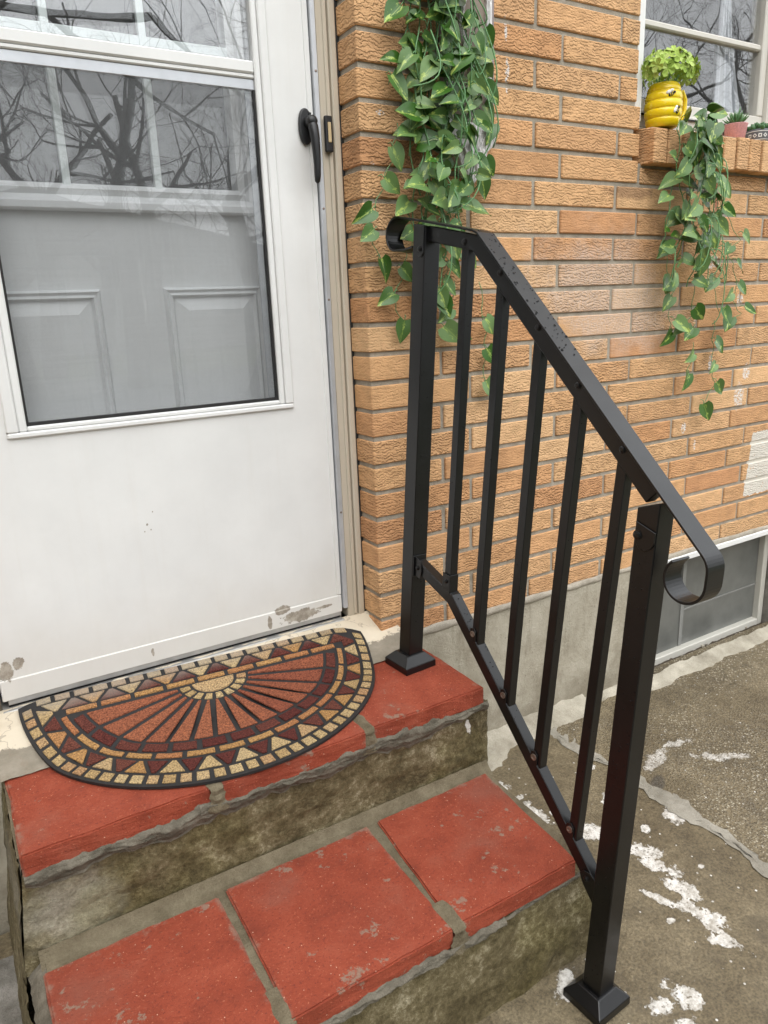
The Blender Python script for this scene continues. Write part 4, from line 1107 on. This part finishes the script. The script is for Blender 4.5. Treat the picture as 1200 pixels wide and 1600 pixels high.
# ------------------------------------------------------------------ wall plaque behind the vine
pq = thing('wall_plaque', 'tall ornate white plaster wall plaque half hidden by the vine', 'plaque', (.285, 0, 1.06))
pcx = .287; PX = .073
box('panel', M['taupe'], pq, pcx-PX+.012, pcx+PX-.012, -.014, -.003, 1.165, 1.74)
for s in (-1, 1):
    x0, x1 = sorted((pcx+s*PX, pcx+s*(PX-.008))); box('trim', M['taupetrim'], pq, x0, x1, -.020, -.002, 1.185, 1.74, .002)
    x0, x1 = sorted((pcx+s*(PX-.0085), pcx+s*(PX-.024))); box('rope_border', M['plaster'], pq, x0, x1, -.026, -.002, 1.175, 1.74, .004)
fin = []
half = [(0, 1.045), (.012, 1.058), (.020, 1.075), (.030, 1.082), (.034, 1.098), (.042, 1.106), (.046, 1.122), (.058, 1.132), (.070, 1.140), (.076, 1.158), (.072, 1.172), (.076, 1.184)]
poly = [(pcx+a, z) for a, z in half]+[(pcx-a, z) for a, z in reversed(half[1:])]
MB().prism(poly, lambda a, c, d: (a, d, c), -.030, -.002).build('finial', M['plaster'], pq, .005, 2)
for k in range(3):
    pts = [(pcx+(k-1)*.026+.012*math.sin(t*2.2+k), -.030-.004*math.sin(t), 1.075+.10*t/3) for t in [q*.3 for q in range(11)]]
    MB().tube(pts, [.0035+.002*math.sin(q*.6) for q in range(11)], 8).build('scroll', M['plaster'], pq, smooth=True)
pts = [(pcx+.02*math.sin(t*1.3), -.016, 1.19+.5*t/9) for t in [q*.45 for q in range(21)]]
MB().tube(pts, .006, 8).build('scroll', M['plaster'], pq, smooth=True)

# ------------------------------------------------------------------ trailing vines
LEAF = []
def leaf_me(L, W, fold, curl, tw):
    nu, side = 8, 3; vs = []; uvs = []; fs = []
    def hw(t):  # half width of a heart-shaped leaf along its length
        return W*(math.sin(math.pi*min(1, (t*.93+.07))**.62)**.9)*(1-.12*t)
    for i in range(nu+1):
        t = i/nu; x = L*(t-.0); back = 0
        for k in range(-side, side+1):
            s = k/side; wv = hw(t) if i < nu else 0.0006
            xb = x-(L*.10*abs(s)**1.5*max(0, 1-t*2.6))
            z = fold*abs(s)*wv-curl*L*(t**2)+.05*L*math.sin(t*7+s*2+tw)*abs(s)*.35
            vs.append((xb, s*wv, z+tw*.02*s*t*L)); uvs.append((t, .5+.5*s*wv/W))
    st = 2*side+1
    for i in range(nu):
        for k in range(2*side): fs.append((i*st+k, (i+1)*st+k, (i+1)*st+k+1, i*st+k+1))
    me = bpy.data.meshes.new('leaf'); me.from_pydata(vs, [], fs); me.update(); me.materials.append(M['leaf'])
    ul = me.uv_layers.new(name='UVMap')
    for lp in me.loops: ul.data[lp.index].uv = uvs[lp.vertex_index]
    me.polygons.foreach_set('use_smooth', [True]*len(me.polygons))
    return me
for (f_, c_, t_, w_) in ((.35, .16, 0, .41), (.22, .05, 1, .45), (.5, .28, -1, .38), (.15, .22, 2, .43), (.4, -.08, .5, .40), (.28, .12, -2, .36)): LEAF.append(leaf_me(1.0, w_, f_, c_, t_))
def put_leaf(par, stems, node, tip_dir, face, size, rng):
    d = Vector(tip_dir).normalized(); f = Vector(face); f = (f-d*f.dot(d)).normalized(); yv = f.cross(d)
    pet = node+d*size*.35*rng.uniform(.5, 1.1)+Vector((0, -.006, .006))
    stems.tube([node, (node+pet)/2+Vector((0, -.003, .005)), pet], .0011, 5)
    o = link('leaf', rng.choice(LEAF), par, pet)
    mm = Matrix((d, yv, f)).transposed(); o.rotation_euler = mm.to_euler(); o.scale = (size, size, size)
def strand(par, stems, a, bq, rng, step, size, wob=.02, y_amp=.012, r=.0016, dens=1.0):
    a, bq = Vector(a), Vector(bq); Ln = (bq-a).length; n = max(4, int(Ln/.02)); pts = []
    ph = rng.random()*9
    for i in range(n+1):
        t = i/n; q = a.lerp(bq, t)
        q += Vector((wob*math.sin(t*Ln*22+ph)*.5+wob*fbm(t*3+ph, 2), -abs(y_amp*fbm(t*4+ph, 5)), 0)); pts.append(q)
    stems.tube(pts, r, 5)
    k = 0; s = step*.3
    while s < Ln:
        t = s/Ln; q = pts[min(n, int(t*n))]; sd_ = 1 if k % 2 else -1
        if rng.random() < dens:
            tip = Vector((sd_*rng.uniform(.1, 1.1), rng.uniform(-.5, .15), -rng.uniform(-.15, 1.0)))
            face = Vector((rng.uniform(-.9, .7), -1, rng.uniform(-.3, 1.0)))
            put_leaf(par, stems, q, tip, face, size*rng.uniform(.50, 1.0), rng)
        s += step*rng.uniform(.7, 1.3); k += 1
    return pts
rng = random.Random(11)
v1 = thing('trailing_vine', 'long artificial pothos vine hanging behind the top of the handrail', 'vine', (.2, -.04, 1.7)); st1 = MB()
for (xa, xb, zb, ya, stp, dn, sz_) in [(.14, .125, 1.02, -.015, .044, .9, .064), (.152, .138, .95, -.035, .040, .95, .066), (.17, .155, .93, -.02, .042, 1, .068), (.19, .18, .91, -.045, .040, 1, .068), (.205, .205, .93, -.075, .038, 1, .066), (.18, .19, .97, -.06, .042, 1, .060), (.235, .24, 1.02, -.08, .042, 1, .060), (.225, .225, .94, -.03, .040, 1, .068), (.245, .25, 1.0, -.06, .044, 1, .068), (.265, .27, 1.19, -.03, .050, .95, .064), (.145, .10, 1.10, -.02, .055, .8, .06), (.16, .115, .90, -.03, .050, .85, .06), (.22, .20, .80, -.03, .045, .9, .062), (.19, .16, .78, -.02, .05, .9, .06)]:
    strand(v1, st1, (xa, ya, 1.74), (xb, ya-.003, zb), rng, stp, sz_, .022, .02, .0016, dn)
def chain(par, stems, pts, y, size, first=False):
    q = [Vector((x, y+rng.uniform(-.008, .008), z)) for x, z in pts]
    fine = []
    for i in range(len(q)-1):
        for k in range(5): fine.append(q[i].lerp(q[i+1], k/5)+Vector((.006*math.sin(k*1.26+i), 0, 0)))
    fine.append(q[-1]); stems.tube(fine, .0010, 5)
    for i, c in enumerate(q):
        if i == 0 and len(q) > 2: continue
        pv = q[max(i-1, 0)]; nx = q[min(i+1, len(q)-1)]; side = 1 if (c.x-(pv.x+nx.x)/2) > 0 else -1
        if i == len(q)-1: side = rng.choice([-1, 1])*.4
        put_leaf(par, stems, c+Vector((-side*.012, 0, .022)), (side*rng.uniform(.4, 1), rng.uniform(-.25, .05), -rng.uniform(.3, .9)), (rng.uniform(-.7, .2), -1, rng.uniform(-.1, .6)), size*rng.uniform(.85, 1.15), rng)
CH1 = [[(0.086, 1.168), (0.069, 1.102), (0.042, 1.035), (0.011, 0.970), (0.006, 0.926), (0.023, 0.869)], [(0.102, 0.903), (0.086, 0.846), (0.062, 0.791), (0.087, 0.737)], [(0.117, 1.309), (0.061, 1.239)], [(0.211, 0.918), (0.214, 0.864), (0.203, 0.816), (0.189, 0.780)], [(0.232, 0.831), (0.219, 0.753), (0.216, 0.700), (0.184, 0.713)], [(0.310, 0.829), (0.326, 0.720), (0.334, 0.653), (0.324, 0.571)],
       [(0.295, 1.406), (0.324, 1.367), (0.322, 1.327), (0.322, 1.289), (0.315, 1.248), (0.292, 1.224), (0.322, 1.201), (0.343, 1.170)], [(0.308, 1.138), (0.325, 1.091), (0.321, 1.051)], [(0.105, 0.986), (0.127, 0.861)], [(.25, 1.0), (.235, .93), (.25, .88)], [(.17, .95), (.165, .88), (.15, .82)]]
for c in CH1: chain(v1, st1, c, -.022, .053)
# loops of bare stem across the foliage
for k in range(16):
    x0 = rng.uniform(.12, .26); z0 = rng.uniform(1.0, 1.5); dx = rng.uniform(-.06, .09); dz = rng.uniform(-.22, -.08)
    pts = [Vector((x0+dx*t+.03*math.sin(t*3.1), -.075-.025*math.sin(t*3.1), z0+dz*t-.03*math.sin(t*3.1))) for t in [q/9 for q in range(10)]]
    st1.tube(pts, .0016, 5)
st1.build('stems', M['stem'], v1, smooth=True)
box('hook', M['steel'], v1, .195, .205, -.06, .004, 1.742, 1.75)
v2 = thing('trailing_vine', 'shorter artificial vine spilling from the window sill below the yellow pot', 'vine', (1.06, -.05, 1.23)); st2 = MB()
for (xa, xb, zb, ya, stp, dn, sz_) in [(.985, .945, .90, -.06, .046, 1, .064), (1.00, .975, .82, -.09, .042, 1, .066), (1.02, 1.00, .80, -.06, .040, 1, .066), (1.035, 1.03, .84, -.10, .044, 1, .068), (1.05, 1.06, .80, -.065, .040, 1, .066), (1.065, 1.09, .88, -.10, .044, 1, .066), (1.08, 1.12, .94, -.07, .046, 1, .064),
                                      (1.075, 1.15, .80, -.06, .050, .9, .064), (1.08, 1.13, .86, -.08, .05, .9, .062)]:
    strand(v2, st2, (xa, ya, 1.235), (xb, ya+.01, zb), rng, stp, sz_, .03, .02, .0016, dn)
CH2 = [[(1.178, 1.065), (1.235, 0.998), (1.304, 0.933), (1.262, 0.898), (1.293, 0.857), (1.322, 0.786), (1.287, 0.762), (1.356, 0.713), (1.303, 0.693)], [(1.186, 0.813), (1.236, 0.716)], [(1.107, 0.815), (1.118, 0.720), (1.068, 0.687), (1.133, 0.668)], [(1.026, 0.816), (1.001, 0.754), (1.015, 0.695), (1.019, 0.654)], [(1.219, 0.699), (1.226, 0.621), (1.222, 0.548), (1.251, 0.495), (1.188, 0.434)], [(1.125, 0.637), (1.116, 0.581), (1.112, 0.531)], [(1.003, 0.957), (0.971, 0.892), (1.003, 0.816)], [(1.14, 1.12), (1.178, 1.065), (1.20, 1.0), (1.17, .93)]]
for c in CH2: chain(v2, st2, c, -.04, .054)
for (x, z, dx, dz, s) in [(1.06, 1.258, .9, -.1, .06), (1.05, 1.235, .9, -.4, .065), (1.06, 1.20, .7, -.6, .065), (1.02, 1.215, -.2, -.9, .065), (1.06, 1.19, .3, -.9, .07), (1.07, 1.17, .7, -.7, .068), (.99, 1.225, -.6, -.4, .05), (1.0, 1.19, .2, -1, .06)]:
    put_leaf(v2, st2, Vector((x, -.07, z)), (dx, -.3, dz), (-.35, -1, .5), s, rng)
for k in range(12):
    x0 = rng.uniform(.98, 1.12); z0 = rng.uniform(.85, 1.15); dx = rng.uniform(-.05, .09); dz = rng.uniform(-.16, -.05)
    st2.tube([Vector((x0+dx*t+.02*math.sin(t*3.1), -.115-.015*math.sin(t*3.1), z0+dz*t+.02*math.sin(t*6))) for t in [q/9 for q in range(10)]], .0015, 5)
st2.build('stems', M['stem'], v2, smooth=True)

# ------------------------------------------------------------------ pots on the sill
PC = Vector((.968, -.008, 1.226))
pot = thing('honey_pot', 'glossy yellow beehive shaped mug with painted bees on the window sill', 'mug', PC)
prof = []
for k in range(5):
    for t in range(7):
        a = math.pi*t/6; zz = .022*k+.011-.011*math.cos(a)
        Rb = .0475*math.sqrt(max(.05, 1-((zz-.052)/.085)**2)); prof.append((Rb+.0035*math.sin(a), zz))
prof = [(.030, 0)]+prof+[(prof[-1][0]-.004, .111), (prof[-1][0]-.006, .100)]
MB().lathe(PC, prof, 40).build('body', M['yellow'], pot, smooth=True)
hp = [PC+Vector((.043*math.cos(-.25), .043*math.sin(-.25)-.0, .092)), PC+Vector((.062, -.012, .094)), PC+Vector((.072, -.014, .075)), PC+Vector((.072, -.014, .045)), PC+Vector((.062, -.012, .024)), PC+Vector((.044, -.010, .024))]
MB().tube(hp, [.006, .0065, .0065, .0065, .0065, .006], 10).build('handle', M['yellow'], pot, smooth=True)
def bee(ang, z, rot):
    n = Vector((math.sin(ang), -math.cos(ang), 0)); t = Vector((math.cos(ang), math.sin(ang), 0)); up = Vector((0, 0, 1))
    Rb = .0475*math.sqrt(max(.05, 1-((z-.052)/.085)**2))+.0025; c = PC+n*Rb+up*z
    e1 = t*math.cos(rot)+up*math.sin(rot); e2 = up*math.cos(rot)-t*math.sin(rot)
    def ellip(c0, a, bq, h, mat, nm, par=pot):
        K = 12; b = MB(); vs = []
        for (s, zz) in ((1, 0), (.8, .6), (.4, .95)):
            for k in range(K): vs.append(c0+(e1*a*math.cos(2*math.pi*k/K)+e2*bq*math.sin(2*math.pi*k/K))*s+n*h*zz)
        fs = [(j*K+k, j*K+(k+1) % K, (j+1)*K+(k+1) % K, (j+1)*K+k) for j in range(2) for k in range(K)]+[tuple(2*K+k for k in range(K))]
        return b.add(vs, fs).build(nm, M[mat], par, smooth=True)
    bo = ellip(c, .0085, .0052, .003, 'honeyblack', 'bee')
    ellip(c+e1*.002, .0016, .0050, .0036, 'yellow', 'stripe', bo); ellip(c-e1*.003, .0016, .0046, .0036, 'yellow', 'stripe', bo)
    ellip(c+e2*.008-e1*.004, .0075, .0048, .0024, 'wing', 'wing', bo); ellip(c+e2*.009+e1*.004, .0065, .0042, .0024, 'wing', 'wing', bo)
    ellip(c+e1*.0105+e2*.002, .0036, .0036, .003, 'honeyblack', 'head', bo)
bee(-.48, .074, .35); bee(-.02, .034, .9)
# hydrangea head
fl = MB(); rng = random.Random(5); HC = PC+Vector((.010, -.002, .138))
for i in range(62):
    u = (i+.5)/62; ph = i*2.39996; ct = 1-1.28*u; s_ = math.sqrt(max(0, 1-ct*ct))
    n = Vector((s_*math.cos(ph), s_*math.sin(ph), ct)); c = HC+Vector((n.x*.088, n.y*.068, n.z*.054))*rng.uniform(.90, 1.05)
    n = (n+Vector((rng.uniform(-.3, .3), rng.uniform(-.3, .3), rng.uniform(-.2, .3)))).normalized()
    a = n.orthogonal().normalized(); bq = n.cross(a); th0 = rng.random()*3
    for k in range(4):
        t = th0+k*math.pi/2; d = a*math.cos(t)+bq*math.sin(t); e = n.cross(d); L = rng.uniform(.016, .021)
        P0 = c-n*.001; base = len(fl.v)
        fl.add([P0, P0+d*L*.35+e*L*.32+n*.0015, P0+d*L*.8+e*L*.42+n*.004, P0+d*L*1.05+n*.003, P0+d*L*.8-e*L*.42+n*.004, P0+d*L*.35-e*L*.32+n*.0015, P0+d*L*.55+n*.0005], [(0, 6, 2, 1), (6, 3, 2), (6, 4, 3), (0, 5, 4, 6)])
flo = thing('hydrangea_bunch', 'round lime green artificial hydrangea head in the yellow mug', 'flowers', HC)
fo = fl.build('florets', M['petal'], flo, fix=False); fo['kind'] = 'stuff'
sb = MB()
for k in range(7): sb.tube([PC+Vector((.015*math.cos(k), .012*math.sin(k), .08)), HC+Vector((.03*math.cos(k), .03*math.sin(k), -.01))], .002, 5)
sb.build('stems', M['stem'], flo)
# small succulent pots
S1 = Vector((1.335, .020, 1.228)); sp = thing('succulent_pot', 'small pink textured pot with a spiky succulent on the window sill', 'potted plant', S1)
MB().lathe(S1, [(.024, 0), (.028, .003), (.034, .040), (.0355, .0425), (.0325, .043), (.031, .036), (.004, .035)], 28).build('pot', M['pinkpot'], sp, smooth=True)
for i in range(34):
    b = MB(); ph = i*2.4; el = .35+1.1*(i/34); d = Vector((math.cos(ph)*math.cos(el), math.sin(ph)*math.cos(el), math.sin(el))); L = random.uniform(.032, .05)
    c = S1+Vector((0, 0, .038)); b.tube([c, c+d*L*.4, c+d*L*.75+Vector((0, 0, .002)), c+d*L+Vector((0, 0, .005))], [.003, .0036, .0024, .0003], 5)
    b.build('leaf', M['succ'], sp, smooth=True)
S2 = Vector((1.452, .020, 1.226)); sq = thing('succulent_pot', 'small grey patterned pot with a round rosette succulent on the sill', 'potted plant', S2)
MB().lathe(S2, [(.030, 0), (.034, .003), (.036, .034), (.0365, .036), (.034, .0365), (.033, .031), (.004, .030)], 28).build('pot', M['greypot'], sq, smooth=True)
for k in range(9):
    a = -math.pi/2+(k-4)*.42; n = Vector((math.cos(a), math.sin(a), 0)); t = Vector((-n.y, n.x, 0)); c = S2+n*.0355+Vector((0, 0, .018))
    b = MB(); q = .0062
    if k % 2: ring = [(0, q), (q, 0), (0, -q), (-q, 0)]
    else: ring = [(-q*.8, q*.8), (q*.8, q*.8), (q*.8, -q*.8), (-q*.8, -q*.8)]
    inner = [(u*.55, v*.55) for u, v in ring]
    vs = [c+t*u+Vector((0, 0, v))+n*.0008 for u, v in ring+inner]; fs = [(i, (i+1) % 4, 4+(i+1) % 4, 4+i) for i in range(4)]
    b.add(vs, fs).build('motif', M['wing'], sq)
for zz in (.006, .030): MB().lathe(S2+Vector((0, 0, zz)), [(.0352+.0014*(zz > .02), -.0008), (.0366, 0), (.0352+.0014*(zz > .02), .0008)], 28).build('band', M['wing'], sq)
for i in range(22):
    ph = i*2.4; rr = .004+.024*(i/22); tl = 1.25-1.0*(i/22); c = S2+Vector((rr*math.cos(ph)*.6, rr*math.sin(ph)*.6, .034)); d = Vector((math.cos(ph)*math.cos(tl), math.sin(ph)*math.cos(tl), math.sin(tl)))
    MB().tube([c, c+d*.010, c+d*.020, c+d*.028], [.005, .0085, .008, .001], 8).build('leaf', M['succdark'], sq, smooth=True)

# ------------------------------------------------------------------ what stands behind the viewer (seen in the glass)
def tree(name, label, base, H, seed, spread=.9, depth=7):
    rg = random.Random(seed); o = thing(name, label, 'tree', base, 'bare winter trees along the street')
    tk, br = MB(), MB(); base = Vector(base)
    def grow(p0, d, L, r, lev):
        n = 5; pts = [p0]; rad = [r]; q = p0.copy(); dd = d.copy()
        for i in range(n):
            dd = (dd+Vector((rg.uniform(-.2, .2), rg.uniform(-.2, .2), rg.uniform(-.06, .16)))*.8).normalized(); q = q+dd*L/n; pts.append(q.copy()); rad.append(r*(1-.45*(i+1)/n))
        (tk if lev == 0 else br).tube(pts, rad, 7 if lev < 2 else (4 if lev < 4 else 3), False)
        if lev >= depth: return
        for k in range(rg.choice([2, 3, 3]) if lev < 4 else 3):
            j = rg.randint(2, n); a = rg.uniform(0, 6.28); side = dd.orthogonal().normalized(); side = Matrix.Rotation(a, 3, dd) @ side
            nd = (dd*rg.uniform(.5, .9)+side*spread*rg.uniform(.5, 1.0)).normalized()
            grow(pts[j], nd, L*rg.uniform(.58, .82), rad[j]*rg.uniform(.55, .75), lev+1)
    grow(base, Vector((rg.uniform(-.08, .08), rg.uniform(-.05, .05), 1)), H*.34, H*.026, 0)
    tk.build('trunk', M['bark'], o, smooth=True, fix=False); br.build('branches', M['bark'], o, smooth=True, fix=False); return o
TS = [tree('bare_tree', 'large bare tree nearest the house, reflected in the storm door', (-1.6, -6.0, -.7), 10, 21),
      tree('bare_tree', 'slim bare tree by the street, reflected in the storm door', (4.6, -8.5, -.7), 10, 5),
      tree('bare_tree', 'bare tree reflected in the right hand house window', (9.0, -5.5, -.7), 9, 14)]
for k, (src, loc, rz, sc, lab) in enumerate([(0, (-1.9, -11.5, -.7), 2, 1.2, 'bare tree reflected at the left edge of the storm door'), (1, (6.5, -11, -.7), 1, 1.1, 'bare street tree between the two houses across the road'), (2, (2.6, -17, -.7), 4, 1.0, 'middle bare tree of the row beyond the street'),
        (0, (13, -8, -.7), 3.3, 1.1, 'far bare tree reflected behind the window curtain'), (1, (12, -11.5, -.7), 5, 1.2, 'bare tree reflected beside the window mullion'), (0, (5, -21, -.7), 5.1, 1.3, 'tall bare tree in front of the grey sided house'), (2, (.6, -12.5, -.7), 2.2, 1.0, 'bare tree just left of the middle of the reflected row'), (0, (3.0, -15, -.7), 4.4, 1.1, 'bare tree just right of the middle of the reflected row'), (1, (5.4, -13, -.7), 3.9, 1.1, 'bare tree before the gap in the reflected row'), (0, (1.9, -19, -.7), .4, 1.2, 'bare tree standing alone beyond the street'), (2, (17, -10.5, -.7), .7, 1.2, 'bare tree at the far right end of the reflected row'), (1, (-4, -12, -.7), 3, 1.2, 'bare tree at the far left end of the reflected row')]):
    o = TS[src].copy(); COL.objects.link(o); o.location = loc; o.rotation_euler = (0, 0, rz); o.scale = (sc, sc, sc); o['label'] = lab
    for ch in TS[src].children:
        c = ch.copy(); COL.objects.link(c); c.parent = o
def house(label, x, y, wd, dp, h, mat='siding'):
    o = thing('house', label, 'house', (x, y, -.7)); b = MB().box(x-wd/2, x+wd/2, y-dp, y, -.7, h)
    wl = b.build('wall', M[mat], o)
    rf = MB().prism([(-wd/2-.4, h), (wd/2+.4, h), (0, h+2.6)], lambda a, c, d: (x+a, y+d, c), -dp-.4, .4).build('roof', M['roof'], o)
    for k in (-.3, .02, .33): box('window', M['dark'], o, x+wd*k-.5, x+wd*k+.5, y+.001, y+.05, .7, 2.1)
    box('door', M['white'], o, x+wd*.17-.45, x+wd*.17+.45, y+.001, y+.06, -.6, 1.45)
house('grey sided house across the street reflected in the storm door', 3.5, -32, 24, 8, 3.2)
house('second grey house farther along the street in the reflection', 24, -30, 10, 8, 3.6)
house('grey house across the street at the left end of the row', -11, -25, 11, 8, 5.8)
nb_ = thing('house', 'unseen neighbouring house added left of the front steps to block side light', 'house', (-7.5, -2, -.7))  # out of view, added to cut light from the left and darken reflections
MB().box(-12, -6.5, -8, 3, -.7, 5.2).build('wall', M['siding'], nb_); MB().prism([(-8.6, 5.2), (3.6, 5.2), (-2.5, 7.4)], lambda a, c, d: (d, a, c), -12.4, -6.1).build('roof', M['roof'], nb_)
for y in (-6, -2.5, 1): box('window', M['dark'], nb_, -6.499, -6.45, y-.5, y+.5, .9, 2.3)
print('bricks as objects', nb, 'objects', len(bpy.data.objects))
